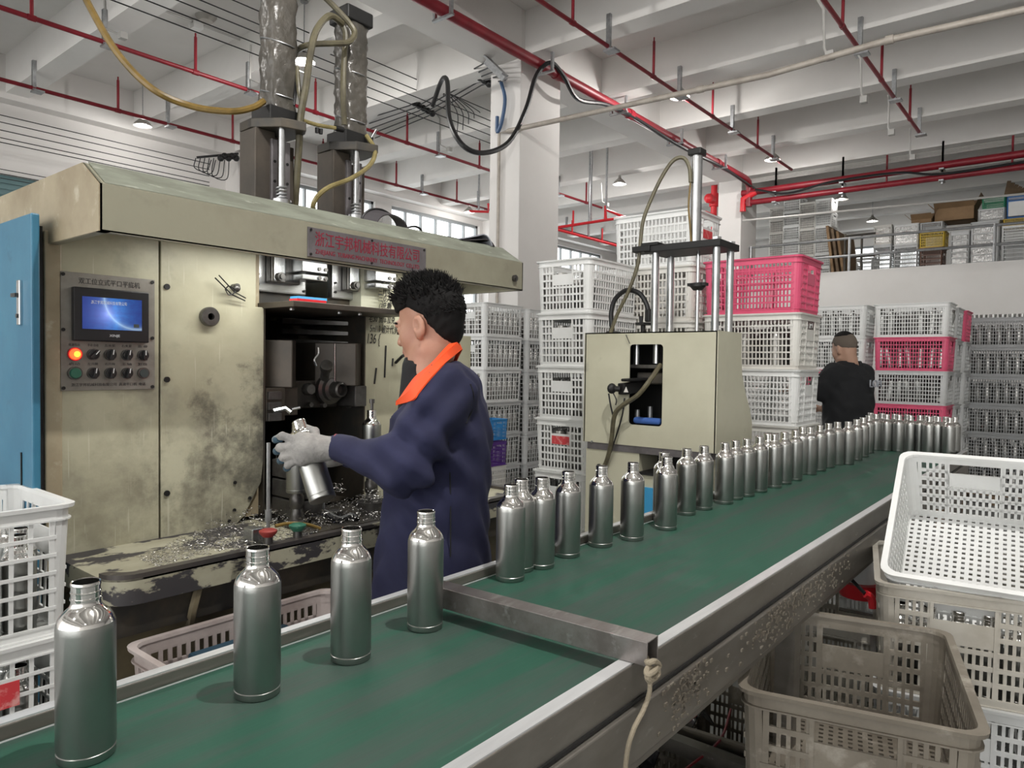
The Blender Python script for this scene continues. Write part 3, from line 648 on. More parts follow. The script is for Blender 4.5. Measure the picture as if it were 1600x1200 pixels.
for r_ in range(2):
    for c_ in range(5):
        kx = hx0 + .008 + c_*.0455 + (.002 if c_ else 0); kz = 1.408 - r_*.053
        text_part(cap[r_][c_], .0085, 'grey_ink', cp, (kx, YP-.0045, kz+.0255), ex, ez, extrude=.0003, width=.028)
        yb = YP-.004
        if c_ == 0:
            k = MB().cyl((kx, yb, kz), (kx, yb-.008, kz), .0185, 20).build('indicator_light' if r_ == 0 else 'push_button', 'red_bright' if r_ == 0 else 'gun_steel', cp)
            MB().cyl((kx, yb-.008, kz), (kx, yb-.014, kz), .0155, 20, .013).build('lens', 'lamp_red' if r_ == 0 else 'green_button', k)
            if r_ == 0: MB().cyl((kx+.002, yb-.0145, kz), (kx+.002, yb-.0155, kz), .008, 16).build('lit_core', 'lamp_core', k)
        elif r_ == 1 and c_ == 4:
            k = MB().cyl((kx, yb, kz), (kx, yb-.009, kz), .0165, 20).build('push_button', 'gun_steel', cp); MB().cyl((kx, yb-.009, kz), (kx, yb-.012, kz), .0125, 20).build('lens', 'grey_button', k)
        else:
            k = MB().cyl((kx, yb, kz), (kx, yb-.006, kz), .0165, 20).build('selector_knob', 'gun_steel', cp)
            an = {(0,1): -.7, (0,4): .0}.get((r_, c_), -.15)
            d = V3((math.sin(-an), 0, math.cos(an))); s = np.cross(d, (0, 1, 0))
            MB().cyl((kx, yb-.006, kz), (kx, yb-.012, kz), .0135, 18).obox((kx, yb-.016, kz), d*.0145, s*.0048, (0, .006, 0)).build('handle', 'knob_black', k, bevel=.001)
            MB().obox(V3((kx, yb-.0225, kz)) + d*.007, d*.007, s*.0012, (0, .0006, 0)).build('pointer', 'knob_white', k, smooth=0)
# round black knob and the twisted wire key on the panel
q = at(325, 495, Y=YP)
kb = MB().lathe([(.012,0), (.030,0), (.031,.004), (.031,.016), (.028,.02), (.011,.02), (.011,.0)], 28, q - V3((0,.001,0)), ((1,0,0), (0,0,1), (0,-1,0))).build('round_knob', 'gun_steel', pn)
q = at(364, 448, Y=YP)
MB().cyl(q, q - V3((0,.03,0)), .009, 10).ball(q - V3((0,.02,.006)), .014).build('lock_stud', 'gun_steel', pn)
MB().tube([at(336, 434, Y=YP-.03), at(362, 460, Y=YP-.03), at(383, 470, Y=YP-.02)], .0022, 6).tube([at(342, 430, Y=YP-.035), at(366, 456, Y=YP-.03), at(384, 466, Y=YP-.02)], .002, 6).tube(spline([at(352, 452, Y=YP-.02), at(358, 461, Y=YP-.03), at(368, 455, Y=YP-.03), at(358, 447, Y=YP-.03), at(352, 452, Y=YP-.02)], 4), .002, 6).build('wire_key', 'black_iron', pn)
# hood: one folded sheet box with overhanging front
zb, zt, zr_, yr = 1.705, 1.820, 1.885, 1.967
hp = [(YH, zb), (YH, zt), (yr, zr_), (2.95, zr_), (2.95, zb)]
sh_ = MB(); tk = .005     # sheet shell, open below, with a folded flange round the bottom
inn_p = [(YH+tk, zb), (YH+tk, zt-.002), (yr+.002, zr_-tk), (2.95, zr_-tk)]; out_p = [(YH, zb), (YH, zt), (yr, zr_), (2.95, zr_)]
for k_ in range(3):
    A_, B_, C_, D_ = out_p[k_], out_p[k_+1], inn_p[k_+1], inn_p[k_]
    sh_.prism([(X0, y, z) for y, z in (A_, B_, C_, D_)], [(XH1, y, z) for y, z in (A_, B_, C_, D_)])
for x_ in (X0, XH1-tk): sh_.prism([(x_, y, z) for y, z in hp], [(x_+tk, y, z) for y, z in hp])
sh_.box(X0, XH1, YH, YH+.022, zb-.001, zb+.004).box(X0, X0+.022, YH, YP+.03, zb-.001, zb+.004).box(XH1-.022, XH1, YH, 2.5, zb-.001, zb+.004)
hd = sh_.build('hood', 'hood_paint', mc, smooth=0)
MB().box(X0+.01, XH1-.01, YP+.04, 2.9, 1.805, 1.87).build('hood_filling', 'dark_iron', mc, smooth=0)
wl_ = MB().cyl((1.02, 2.0, 1.775), (2.18, 2.0, 1.775), .013, 12).build('work_lamp_tube', 'bulb', mc)
ld = bpy.data.lights.new('work_light', 'AREA'); ld.shape = 'RECTANGLE'; ld.size = 1.15; ld.size_y = .03; ld.energy = 5.5; ld.color = (1, .99, .93)
lo = bpy.data.objects.new('work_light', ld); COL.objects.link(lo); lo.parent = mc; lo.location = (1.6 - 1.55, 2.0 - 2.4, 1.755); lo.rotation_euler = (0, 0, 0)
MB().prism([(X0+.012, YH+.003, zt+.003), (XH1-.012, YH+.003, zt+.003), (XH1-.012, yr, zr_+.002), (X0+.012, yr, zr_+.002)], [(X0+.012, YH+.006, zt+.006), (XH1-.012, YH+.006, zt+.006), (XH1-.012, yr, zr_+.005), (X0+.012, yr, zr_+.005)]).build('sloped_top', 'machine_top', hd, smooth=0)
MB().box(X0-.003, X0+.002, YH, 2.94, zb, zt-.002).prism([(X0-.003, YH, zt-.002), (X0-.003, yr, zr_-.001), (X0-.003, 2.94, zr_-.001), (X0-.003, 2.94, zt-.002)], [(X0+.002, YH, zt-.002), (X0+.002, yr, zr_-.001), (X0+.002, 2.94, zr_-.001), (X0+.002, 2.94, zt-.002)]).build('end_sheet', 'machine_tan', hd, smooth=0)
q = (XH1-.06, YH-.001, zb+.045); MB().cyl(q, (q[0], YH-.012, q[2]), .014, 14).cyl((q[0], YH-.012, q[2]), (q[0], YH-.016, q[2]), .008, 10).build('bolt', 'gun_steel', hd)
# maker's plate
p0, p1 = 1.299, 1.794
pl = MB().box(p0, p1, YH-.005, YH, 1.716, 1.806).build('name_plate', 'plate_steel', hd, smooth=0, bevel=.001)
text_part('浙江宇邦机械科技有限公司', .048, 'red_ink', pl, ((p0+p1)/2-.003, YH-.0055, 1.770), ex, ez, width=.435)
text_part('ZHEJIANG  YUBANG MACHINERY  TECHNOLOGY  CO.,LTD', .020, 'red_ink', pl, ((p0+p1)/2-.003, YH-.0055, 1.734), ex, ez, width=.435)
for q in ((p0+.01, 1.798), (p1-.01, 1.798), (p0+.01, 1.724), ((p0+p1)/2, 1.798), ((p0+p1)/2, 1.724)): MB().cyl((q[0], YH-.005, q[1]), (q[0], YH-.008, q[1]), .004, 8).build('rivet', 'black_iron', pl)
# blue electrical door on the left end, ajar
bd = MB().box(.655, .675, 2.14, 3.05, .45, 1.772).build('cabinet_door', 'blue_paint', mc, smooth=0, bevel=.004)
MB().box(.675, .70, 2.20, 3.0, .45, 1.75).build('cabinet_recess', 'black_iron', mc, smooth=0)
q = at(31, 470, X=.653)
MB().box(.648, .656, q[1]-.012, q[1]+.012, q[2]-.065, q[2]+.055).build('latch_plate', 'chrome', bd, smooth=0, bevel=.002)
MB().box(.640, .648, q[1]-.004, q[1]+.03, q[2]+.01, q[2]+.02).cyl((.651, q[1], q[2]-.04), (.644, q[1], q[2]-.04), .006, 8).build('latch_handle', 'gun_steel', bd)
q = at(33, 733, X=.653); MB().box(.652, .6555, q[1]-.003, q[1]+.003, q[2]-.045, q[2]+.045).build('slot', 'black_iron', bd, smooth=0)
# tray with raised lip
YT = 1.83; tz = .862
rx0, rx1, ry0, ry1, cr = X0+.01, 2.40, YT, 2.23, .075
def rr(x0, x1, y0, y1, c, n=6):
    out = []
    for (cx, cy, a0) in ((x0+c, y0+c, 180), (x1-c, y0+c, 270)):
        out += [(cx + c*math.cos(math.radians(a0 + 90*k/n)), cy + c*math.sin(math.radians(a0 + 90*k/n))) for k in range(n+1)]
    return out + [(x1, y1), (x0, y1)]
o_ = rr(rx0, rx1, ry0, ry1, cr); i_ = rr(rx0+.03, rx1-.03, ry0+.03, ry1, cr-.03)
tr = MB().prism([(x, y, .785) for x, y in o_], [(x, y, .850) for x, y in o_]).build('tray', 'tray_paint', mc, smooth=50)
k = MB(); N_ = len(o_)
k.add([(x, y, z) for z in (.845, tz) for x, y in o_] + [(x, y, z) for z in (.845, tz) for x, y in i_], [(i, i+1, N_+i+1, N_+i) for i in range(N_-1)] + [(2*N_+i+1, 2*N_+i, 3*N_+i, 3*N_+i+1) for i in range(N_-1)] + [(N_+i, N_+i+1, 3*N_+i+1, 3*N_+i) for i in range(N_-1)] + [(i+1, i, 2*N_+i, 2*N_+i+1) for i in range(N_-1)])
k.build('tray_lip', 'worn_iron', tr, smooth=30)
MB().box(xa-.02, xb+.03, 1.90, 2.86, .835, .853).build('chamber_floor', 'dark_iron', mc, smooth=0)
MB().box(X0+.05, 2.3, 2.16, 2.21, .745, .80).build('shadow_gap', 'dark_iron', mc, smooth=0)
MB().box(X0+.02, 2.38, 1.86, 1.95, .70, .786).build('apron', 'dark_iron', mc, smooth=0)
MB().tube(spline([at(312, 915, Y=1.855), at(306, 935, Y=1.85), at(300, 960, Y=1.855), at(296, 985, Y=1.90)], 5), .012, 6).build('oil_stain_pipe', 'base_olive', mc)

# ---- working chamber: shelf, slides, jaws, spindles
MB().box(xa-.005, xb+.085, 2.02, 2.60, 1.574, 1.594).build('shelf', 'brown_iron', mc, smooth=0, bevel=.002)
for u in (440, 514, 546):
    q = at(u, 478, Y=2.16); MB().cyl((q[0], 2.1, 1.574), (q[0], 2.1, 1.568), .008, 10).build('bolt', 'bright_steel', mc)
MB().box(xa, xa+.006, 2.2, 2.86, .85, 1.574).build('chamber_side', 'dark_iron', mc, smooth=0)
MB().box(xb-.006, xb, 2.2, 2.86, .85, 1.574).build('chamber_side', 'dark_iron', mc, smooth=0)
MB().box(xa-.03, xb+.02, 2.62, 2.66, 1.594, 1.72).build('slide_back', 'black_iron', mc, smooth=0)
for k_, (xl, xr) in enumerate(((at(392, 430, Y=2.30)[0], at(474, 430, Y=2.30)[0]), (at(514, 430, Y=2.30)[0], at(584, 430, Y=2.30)[0]))):
    sl = MB().box(xl, xr, 2.28, 2.31, 1.640, 1.80).build('slide_plate', 'bright_steel', mc, smooth=0, bevel=.006)
    MB().box(xl+.045, xr-.05, 2.245, 2.28, 1.672, 1.80).build('tool_block', 'gun_steel', sl, smooth=0, bevel=.006)
    MB().box(xl+.05, xl+.10, 2.235, 2.25, 1.675, 1.80).build('clamp_plate', 'bright_steel', sl, smooth=0, bevel=.008)
    MB().cyl((xl+.068, 2.236, 1.692), (xl+.068, 2.215, 1.692), .015, 14).cyl((xl+.068, 2.215, 1.692), (xl+.068, 2.208, 1.692), .009, 10).build('cap_screw', 'gun_steel', sl)
    MB().box(xl+.115, xl+.22, 2.16, 2.25, 1.685, 1.705).box(xl+.115, xl+.22, 2.16, 2.25, 1.712, 1.80).build('jaw', 'bright_steel', sl, smooth=0, bevel=.003)
    for (dx, dz) in ((.185, 1.695), (.212, 1.695), (.185, 1.727), (.212, 1.727)): MB().cyl((xl+dx, 2.16, dz), (xl+dx, 2.155, dz), .007, 10).build('socket_screw', 'gun_steel', sl)
    for (dx, dz) in ((.015, 1.70), (.015, 1.665), (xr-xl-.012, 1.655)): MB().cyl((xl+dx, 2.281, dz), (xl+dx, 2.276, dz), .005, 8).build('screw', 'black_iron', sl)
    MB().box(xl-.015, xr+.005, 2.30, 2.5, 1.594, 1.642).build('slide_foot', 'dark_iron', mc, smooth=0, bevel=.003)
q = at(483, 460, Y=2.05)
MB().box(q[0]-.06, q[0]+.055, 2.03, 2.075, 1.595, 1.603).build('red_card', 'red_bright', mc, smooth=0); MB().box(q[0]-.05, q[0]+.065, 2.04, 2.085, 1.603, 1.612).build('blue_card', 'blue_light', mc, smooth=0)
# bellows at the rear right
for k_ in range(6):
    z = 1.555 - k_*.040; xq = xb - .16
    MB().prism([(xq, 2.52, z+.012), (xb-.007, 2.30, z), (xb-.007, 2.30, z-.014), (xq, 2.52, z-.01)], [(xq, 2.56, z+.012), (xb-.007, 2.56, z), (xb-.007, 2.56, z-.014), (xq, 2.56, z-.01)]).build('bellow_fold', 'gun_steel', mc, smooth=0)
# left and right tool heads
def head(u0, u1, v0, v1, yf, dep, ch, nm='tool_head', m='brown_iron'):
    a, b = at(u0, (v0+v1)/2, Y=yf), at(u1, (v0+v1)/2, Y=yf); z1, z0 = at((u0+u1)/2, v0, Y=yf)[2], at((u0+u1)/2, v1, Y=yf)[2]
    P = [(a[0]+ch, yf), (b[0], yf), (b[0], yf+dep), (a[0], yf+dep), (a[0], yf+ch*1.4)]
    return MB().prism([(x, y, z0) for x, y in P], [(x, y, z1) for x, y in P]).build(nm, m, mc, smooth=0, bevel=.004)
P = [(xa, 2.30), (xa+.10, 2.18), (xa+.155, 2.24), (xa+.155, 2.5), (xa, 2.5)]
zt_, zb_ = at(440, 531, Y=2.2)[2], at(440, 606, Y=2.2)[2]
MB().prism([(x, y, zb_) for x, y in P], [(x, y, zt_) for x, y in P]).build('tool_head', 'brown_iron', mc, smooth=0, bevel=.004)
MB().box(xa+.01, xa+.085, 2.2, 2.4, zb_-.115, zb_).build('head_lower', 'dark_iron', mc, smooth=0, bevel=.003)
for k_ in range(3): MB().box(xa+.012, xa+.062, 2.185, 2.2, zb_-.012-.037*k_-.028, zb_-.012-.037*k_).build('jaw_plate', 'gun_steel', mc, smooth=0, bevel=.002)
MB().box(xa+.09, xa+.15, 2.22, 2.4, zb_-.10, zb_).build('head_lower', 'brown_iron', mc, smooth=0, bevel=.003)
MB().tube([at(427, 642, Y=2.15), at(446, 638, Y=2.14), at(455, 645, Y=2.12)], .008, 6).cyl(at(455, 640, Y=2.16), at(468, 637, Y=2.16), .006, 8).build('tool_bit', 'bright_steel', mc)
P = [(xb-.16, 2.30), (xb-.06, 2.18), (xb, 2.22), (xb, 2.5), (xb-.16, 2.5)]
zt_, zb2 = at(550, 536, Y=2.2)[2], at(550, 603, Y=2.2)[2]
MB().prism([(x, y, zb2) for x, y in P], [(x, y, zt_) for x, y in P]).build('tool_head', 'brown_iron', mc, smooth=0, bevel=.004)
for u in (523, 538): MB().cyl(at(u, 537, Y=2.24), at(u, 606, Y=2.24), .0035, 6).build('bright_edge', 'bright_steel', mc)
MB().box(xb-.055, xb, 2.19, 2.4, zb2-.08, zb2).build('head_lower', 'gun_steel', mc, smooth=0, bevel=.004)
MB().box(xb-.30, xb-.055, 2.30, 2.5, zb2-.085, zb2+.02).build('spindle_block', 'dark_iron', mc, smooth=0, bevel=.006)
q = at(512, 608, Y=2.29)
MB().lathe([(.058,0), (.058,.02), (.045,.025), (.045,.045), (.033,.05), (.028,.085), (.022,.09), (.022,.06), (.0,.06)], 24, q, ((1,0,0), (0,0,1), (0,-1,0))).build('spindle_nose', 'gun_steel', mc)
q = at(507, 590, Y=2.18); MB().cyl(q, q + V3((-.03, -.05, .035)), .016, 14).cyl(q + V3((-.03,-.05,.035)), q + V3((-.04,-.066,.047)), .022, 14).build('boring_bar', 'gun_steel', mc)
MB().tube(spline([at(494, 572, Y=2.1), at(491, 562, Y=2.1), at(497, 553, Y=2.1), at(497, 543, Y=2.1)], 5), .0035, 6).build('steel_hook', 'chrome', mc)
q = at(479, 608, Y=2.25); MB().lathe([(.010,.03), (.018,.03), (.022,.02), (.022,0), (.010,0)], 18, q, ((1,0,0), (0,0,1), (0,-1,0))).build('ring_nut', 'gun_steel', mc)
for (u, v) in ((482, 632), (503, 633), (536, 610), (542, 634)): 
    q = at(u, v, Y=2.29); MB().cyl(q, q - V3((0,.02,0)), .009, 10).build('cap_screw', 'gun_steel', mc)
# lower fixture plates and beige lower back sheets
MB().box(xa+.0, xa+.11, 2.42, 2.46, .98, 1.19).build('guard_sheet', 'machine_panel', mc, smooth=0)
MB().box(at(494, 680, Y=2.55)[0], at(540, 680, Y=2.55)[0], 2.53, 2.55, at(515, 690, Y=2.55)[2], at(515, 660, Y=2.55)[2]).build('fixture_plate', 'gun_steel', mc, smooth=0, bevel=.004)
for u in (502, 532):
    q = at(u, 667, Y=2.53); MB().cyl(q, q - V3((0,.004,0)), .009, 10).build('slot_hole', 'black_iron', mc)
for k_ in range(3): MB().box(xa+.02, xa+.115, 2.02, 2.18, .87+.065*k_, .93+.065*k_).build('jaw_block', 'gun_steel', mc, smooth=0, bevel=.004)
q = at(419, 800, Y=1.97); MB().cyl((q[0], 1.97, .85), (q[0], 1.97, at(418, 692, Y=1.97)[2]), .006, 8).cyl((q[0], 1.97, .90), (q[0], 1.97, .935), .010, 8).build('steel_rod', 'galvanised', mc)
q = at(520, 770, Y=2.0); MB().cyl((q[0], 2.05, .85), (q[0], 2.05, at(518, 725, Y=2.05)[2]+.02), .004, 8).build('steel_rod', 'galvanised', mc)
# spindle posts that carry bottles
SPX = [at(464, 770, Y=2.02)[0], at(580, 770, Y=2.06)[0]]
for sx, sy in zip(SPX, (2.02, 2.06)):
    MB().lathe([(.034,0), (.034,.02), (.024,.03), (.020,.06), (.024,.065), (.024,.10), (.020,.105), (.020,.115)], 20, (sx, sy, .853)).build('spindle_post', 'gun_steel', mc)
q = at(582, 800, Y=1.98); MB().lathe([(.05,0), (.055,.05), (.052,.05), (.047,.004)], 20, (q[0], 1.98, .853)).build('chip_cup', 'gun_steel', mc)
q = at(411, 823, Y=1.9); MB().box(q[0]-.035, q[0]+.0, 1.90, 1.95, .853, .90).box(q[0]+.004, q[0]+.02, 1.90, 1.95, .853, .895).build('steel_block', 'bright_steel', mc, smooth=0, bevel=.003)
q = at(524, 785, Y=2.0); MB().box(q[0]-.03, q[0]+.02, 1.98, 2.02, .853, .888).build('steel_block', 'gun_steel', mc, smooth=0, bevel=.003)
for (u, v, c) in ((419, 832, 'red_cap'), (465, 826, 'green_cap')):
    q = at(u, v, Y=1.86); bt = MB().cyl((q[0], q[1], .862), (q[0], q[1], .885), .014, 16).build('button_stem', 'gun_steel', tr)
    MB().lathe([(.016,.020), (.026,.032), (.026,.038), (.018,.042)], 20, (q[0], q[1], .862)).build('mushroom_button', c, bt)
MB().tube(spline([at(505, 800, Y=2.0), at(530, 812, Y=1.96), at(548, 806, Y=1.96), at(558, 812, Y=1.93)], 5), .012, 8).build('air_hose', 'black_rubber', mc)
MB().tube(spline([at(430, 822, Y=1.93), at(452, 818, Y=1.92), at(480, 820, Y=1.9), at(500, 826, Y=1.9)], 5), .006, 8).build('brass_line', 'hose_amber', mc)
# swarf: uncountable metal chips on the tray
cb = MB()
def chip(x, y, z, s):
    n = random.randint(3, 5); a = random.random()*6.28; rad = s*(.5 + random.random()); p = []
    for i in range(n):
        th = a + i*1.1; p.append((x + rad*math.cos(th), y + rad*math.sin(th)*.8, z + i*s*.35*random.uniform(.2, 1.2)))
    w_ = s*.32; P = []; Fc = []
    for q in p: P += [q, (q[0] + w_*random.uniform(-.4,.4), q[1] + w_*random.uniform(-.4,.4), q[2] + w_)]
    cb.add(P, [(2*i, 2*i+2, 2*i+3, 2*i+1) for i in range(n-1)])
for i in range(2600):
    x = random.uniform(.85, 1.95)
    if x < xa: y = random.uniform(1.87, min(2.18, 1.95 + (x-.8)*.6)); hmax = .008 + .055*max(0, (x-.95)/.4)*max(0, (y-1.9)/.28)
    else: y = random.uniform(1.88, 2.16); hmax = .045 if x < 1.6 else .03
    chip(x, y, .856 + random.random()**1.6*hmax, random.uniform(.0025, .0075))
for (cx_, cy_, cz_, rr_, n_) in ((xa+.06, 2.08, 1.065, .05, 170), (at(582, 785, Y=1.98)[0], 1.98, .905, .045, 130), (at(528, 760, Y=2.0)[0], 2.0, .95, .02, 50)):
    for i in range(n_): chip(cx_ + random.gauss(0, rr_*.5), cy_ + random.gauss(0, rr_*.5), cz_ + abs(random.gauss(0, .014)), random.uniform(.003, .007))
tag(cb.build('metal_chips', 'chips', smooth=0), 'glittering heap of metal turning chips on the machine tray', 'chips', kind='stuff')

# ---- the two towers on top
def tower(xl, xr, zt_, cyl_top, capped):
    xm = (xl+xr)/2; y0, y1 = 2.42, 2.56
    b = MB().box(xl, xl+.085, y0+.03, y1, 1.88, zt_).box(xl+.05, xr-.045, y0+.08, y1, 1.88, zt_).box(xr-.085, xr-.01, y0+.03, y1, 1.88, zt_-.04).build('slide_column', 'brown_iron', mc, smooth=0, bevel=.004)
    MB().box(xl+.062, xl+.088, y0+.018, y0+.035, 1.88, zt_-.03).build('guide_rail', 'plate_steel', b, smooth=0, bevel=.002)
    MB().box(xr-.06, xr-.035, y0+.018, y0+.035, 1.88, zt_-.03).build('guide_rail', 'plate_steel', b, smooth=0, bevel=.002)
    for z in np.arange(1.93, zt_-.05, .075):
        for x in (xl+.075, xr-.048): MB().cyl((x, y0+.019, z), (x, y0+.016, z), .006, 8).build('screw', 'black_iron', b)
    P = [(xl-.005, y0+.05), (xl+.06, y0-.045), (xl+.15, y0-.075), (xr-.005, y0-.035), (xr+.01, y0+.05), (xr+.005, y1), (xl, y1)]
    MB().prism([(x, y, zt_) for x, y in P], [(x, y, zt_+.035) for x, y in P]).build('top_plate', 'dark_iron', mc, smooth=0, bevel=.003)
    cx, cy = xm+.035, y0+.075
    MB().obox((cx, cy, zt_+.065), (.075,0,0), (0,.065,0), (0,0,.03)).build('cylinder_base', 'black_iron', mc, smooth=0, bevel=.004)
    # wrapped cylinder: a square tube wound in plastic film
    cw = MB(); m_ = 40; n = 28; P = []
    for j in range(m_+1):
        z = zt_+.09 + (cyl_top - zt_ - .09)*j/m_
        for i in range(n):
            th = 2*math.pi*i/n; c, s = math.cos(th), math.sin(th); k = .058/(abs(c)**4 + abs(s)**4)**.25
            k *= 1 + .045*math.sin(5*th + j*.9) + .03*math.sin(9*th - j*1.7 + cx*9) + random.uniform(-.02, .02)
            P.append((cx + k*c*1.03, cy + k*s*.95, z))
    cw.add(P, [(j*n + i, j*n + (i+1) % n, (j+1)*n + (i+1) % n, (j+1)*n + i) for j in range(m_) for i in range(n)])
    w_ = cw.build('wrapped_cylinder', 'plastic_wrap', mc, smooth=50)
    for z in np.arange(zt_+.16, cyl_top-.05, .20): MB().tube([(cx + .066*math.cos(a), cy + .062*math.sin(a), z + .02*math.sin(a)) for a in np.linspace(0, 6.28, 17)], .003, 5).build('binding_wire', 'galvanised', w_)
    if capped: MB().obox((cx, cy, cyl_top+.025), (.068,0,0), (0,.064,0), (0,0,.03)).build('cylinder_cap', 'black_iron', mc, smooth=0, bevel=.006)
    rx, ry = xm-.012, y0-.025
    MB().cyl((rx, ry, 2.0), (rx, ry, zt_), .0125, 14).build('piston_rod', 'bright_steel', mc)
    MB().cyl((rx, ry, 1.84), (rx, ry, 2.04), .013, 12).build('lower_rod', 'bright_steel', mc)
    MB().tube([(rx + .018*math.cos(a), ry + .018*math.sin(a), 2.003 + a*.0020) for a in np.linspace(0, 25, 90)], .0035, 6).build('coil_spring', 'galvanised', mc)
    MB().cyl((rx, ry, 1.972), (rx, ry, 2.003), .037, 22).build('collar', 'bright_steel', mc)
    MB().cyl((rx+.02, ry-.031, 1.988), (rx+.021, ry-.037, 1.988), .005, 8).build('set_screw', 'black_iron', mc)
    return cx, cy, rx, ry
c1 = tower(at(374, 250, Y=2.56)[0], at(463, 250, Y=2.45)[0], at(400, 190, Y=2.40)[2], 3.25, False)
zt2 = at(520, 226, Y=2.40)[2]
c2 = tower(at(495, 270, Y=2.56)[0], at(573, 270, Y=2.45)[0], zt2, at(545, 40, Y=2.5)[2], True)
# hoses of the towers
def hose(name, m, r, pts, n=7): return MB().tube(spline(pts, n), r, 8).build(name, m, mc)
hose('amber_hose', 'hose_amber', .0125, [at(118, -40, Y=2.9), at(140, 10, Y=2.85), at(185, 85, Y=2.75), at(240, 140, Y=2.65), at(300, 166, Y=2.6), at(360, 174, Y=2.5), at(395, 168, Y=2.46), at(412, 158, Y=2.46)])
hose('hydraulic_hose', 'hose_olive', .0135, [at(535, 37, Y=2.42), at(515, 25, Y=2.40), at(494, 48, Y=2.38), at(484, 90, Y=2.38), at(478, 135, Y=2.38), at(470, 180, Y=2.40), at(467, 230, Y=2.42), at(463, 290, Y=2.45), at(460, 340, Y=2.48)])
hose('hydraulic_hose', 'hose_olive', .012, [at(533, 35, Y=2.43), at(540, 55, Y=2.42), at(537, 100, Y=2.42), at(536, 150, Y=2.42), at(538, 195, Y=2.43)])
hose('hydraulic_hose', 'hose_olive', .012, [at(496, -15, Y=2.5), at(520, 8, Y=2.45), at(545, 35, Y=2.40), at(554, 52, Y=2.38), at(545, 66, Y=2.37), at(520, 68, Y=2.38), at(485, 70, Y=2.42), at(466, 78, Y=2.5), at(457, 92, Y=2.56)])
hose('hydraulic_hose', 'hose_olive', .009, [at(464, 105, Y=2.45), at(467, 140, Y=2.42), at(471, 170, Y=2.41), at(467, 250, Y=2.44), at(462, 335, Y=2.5)])
hose('thin_black_hose', 'black_rubber', .006, [at(464, 104, Y=2.45), at(462, 140, Y=2.44), at(459, 165, Y=2.44)])
hose('clear_hose', 'hose_clear', .008, [at(470, 187, Y=2.42), at(495, 195, Y=2.42), at(524, 200, Y=2.42)])
hose('clear_hose', 'hose_clear', .0095, [at(573, 212, Y=2.42), at(586, 235, Y=2.36), at(578, 258, Y=2.32), at(550, 278, Y=2.29), at(515, 292, Y=2.28), at(497, 306, Y=2.30), at(489, 322, Y=2.33), at(493, 334, Y=2.38)])
MB().cyl(at(524, 200, Y=2.42), at(536, 203, Y=2.42), .011, 10).build('hose_fitting', 'black_iron', mc)
for u in (500, 506): MB().cyl((at(u, 212, Y=2.40)[0], 2.42, zt2+.035), (at(u, 212, Y=2.40)[0], 2.42, zt2+.055), .008, 8).build('bolt', 'black_iron', mc)
MB().tube(spline([at(580, 215, Y=2.42), at(588, 202, Y=2.42), at(586, 212, Y=2.41), at(583, 220, Y=2.41)], 5), .002, 5).build('wire_tail', 'galvanised', mc)

# ---- things lying on the hood
fs = thing('face_shield', 'clear face shield with dark headband lying on the machine hood', 'face shield', at(610, 350, Y=1.99))
q = V3((at(605, 345, Y=2.0)[0], 2.02, zr_))
ax_ = V3((at(640, 340, Y=2.0)[0], 2.0, zr_))
arc = lambda R_, dz, n=18, a0=10, a1=185, wx=1.0: [q + V3((math.cos(math.radians(a))*R_*wx, .02, .004 + math.sin(math.radians(a))*R_*dz)) for a in np.linspace(a0, a1, n)]
A = arc(.085, .72); Bv = [p + V3((.02, -.05, .0)) for p in arc(.072, .60)]
MB().ribbon(A, Bv, .004).build('crown_guard', 'notebook_dark', fs, smooth=60)
C2 = [p + V3((.115, .04, -.03 if i > 3 else 0)) for i, p in enumerate(arc(.075, .6))]
MB().ribbon([p + V3((.0, .0, .003)) for p in A], [V3((p[0] + .10*max(0, math.cos(math.radians(a))) + .05, p[1]+.05, max(zr_+.004, p[2]-.03))) for p, a in zip(A, np.linspace(10, 185, 18))], .002).build('visor', 'shield_clear', fs, smooth=60)
MB().tube(arc(.088, .76), .004, 6).build('visor_rim', 'black_rubber', fs)
MB().tube(spline([q + V3((.07, -.02, .004)), q + V3((.12, -.03, .022)), q + V3((.155, -.03, .018)), q + V3((.165, -.03, .003))], 5), .004, 6).build('strap', 'black_rubber', fs)
nb = thing('rolled_notebook', 'curled grey notebook pages on the right end of the hood', 'notebook', at(740, 375, Y=1.99))
nx = at(738, 375, Y=1.98)[0]
prof = [(-.10, .004), (-.05, .016), (0, .030), (.035, .040), (.06, .036), (.078, .022), (.092, .002)]
prof2 = spline([(x, 0, z) for x, z in prof], 4)
MB().ribbon([V3((nx + p[0], 1.95 + .0*p[0], zr_ + p[2])) for p in prof2], [V3((nx + p[0] + .03, 2.13, zr_ + p[2])) for p in prof2], .004).build('pages', 'paper', nb, smooth=60)
MB().ribbon([V3((nx + p[0] + .02, 1.955, zr_ + max(.001, p[2]*.6))) for p in prof2], [V3((nx + p[0] + .05, 2.12, zr_ + max(.001, p[2]*.6))) for p in prof2], .004).build('inner_pages', 'notebook_dark', nb, smooth=60)
MB().box(nx-.16, nx+.02, 1.965, 2.12, zr_, zr_+.006).build('cover', 'notebook_dark', nb, smooth=0)
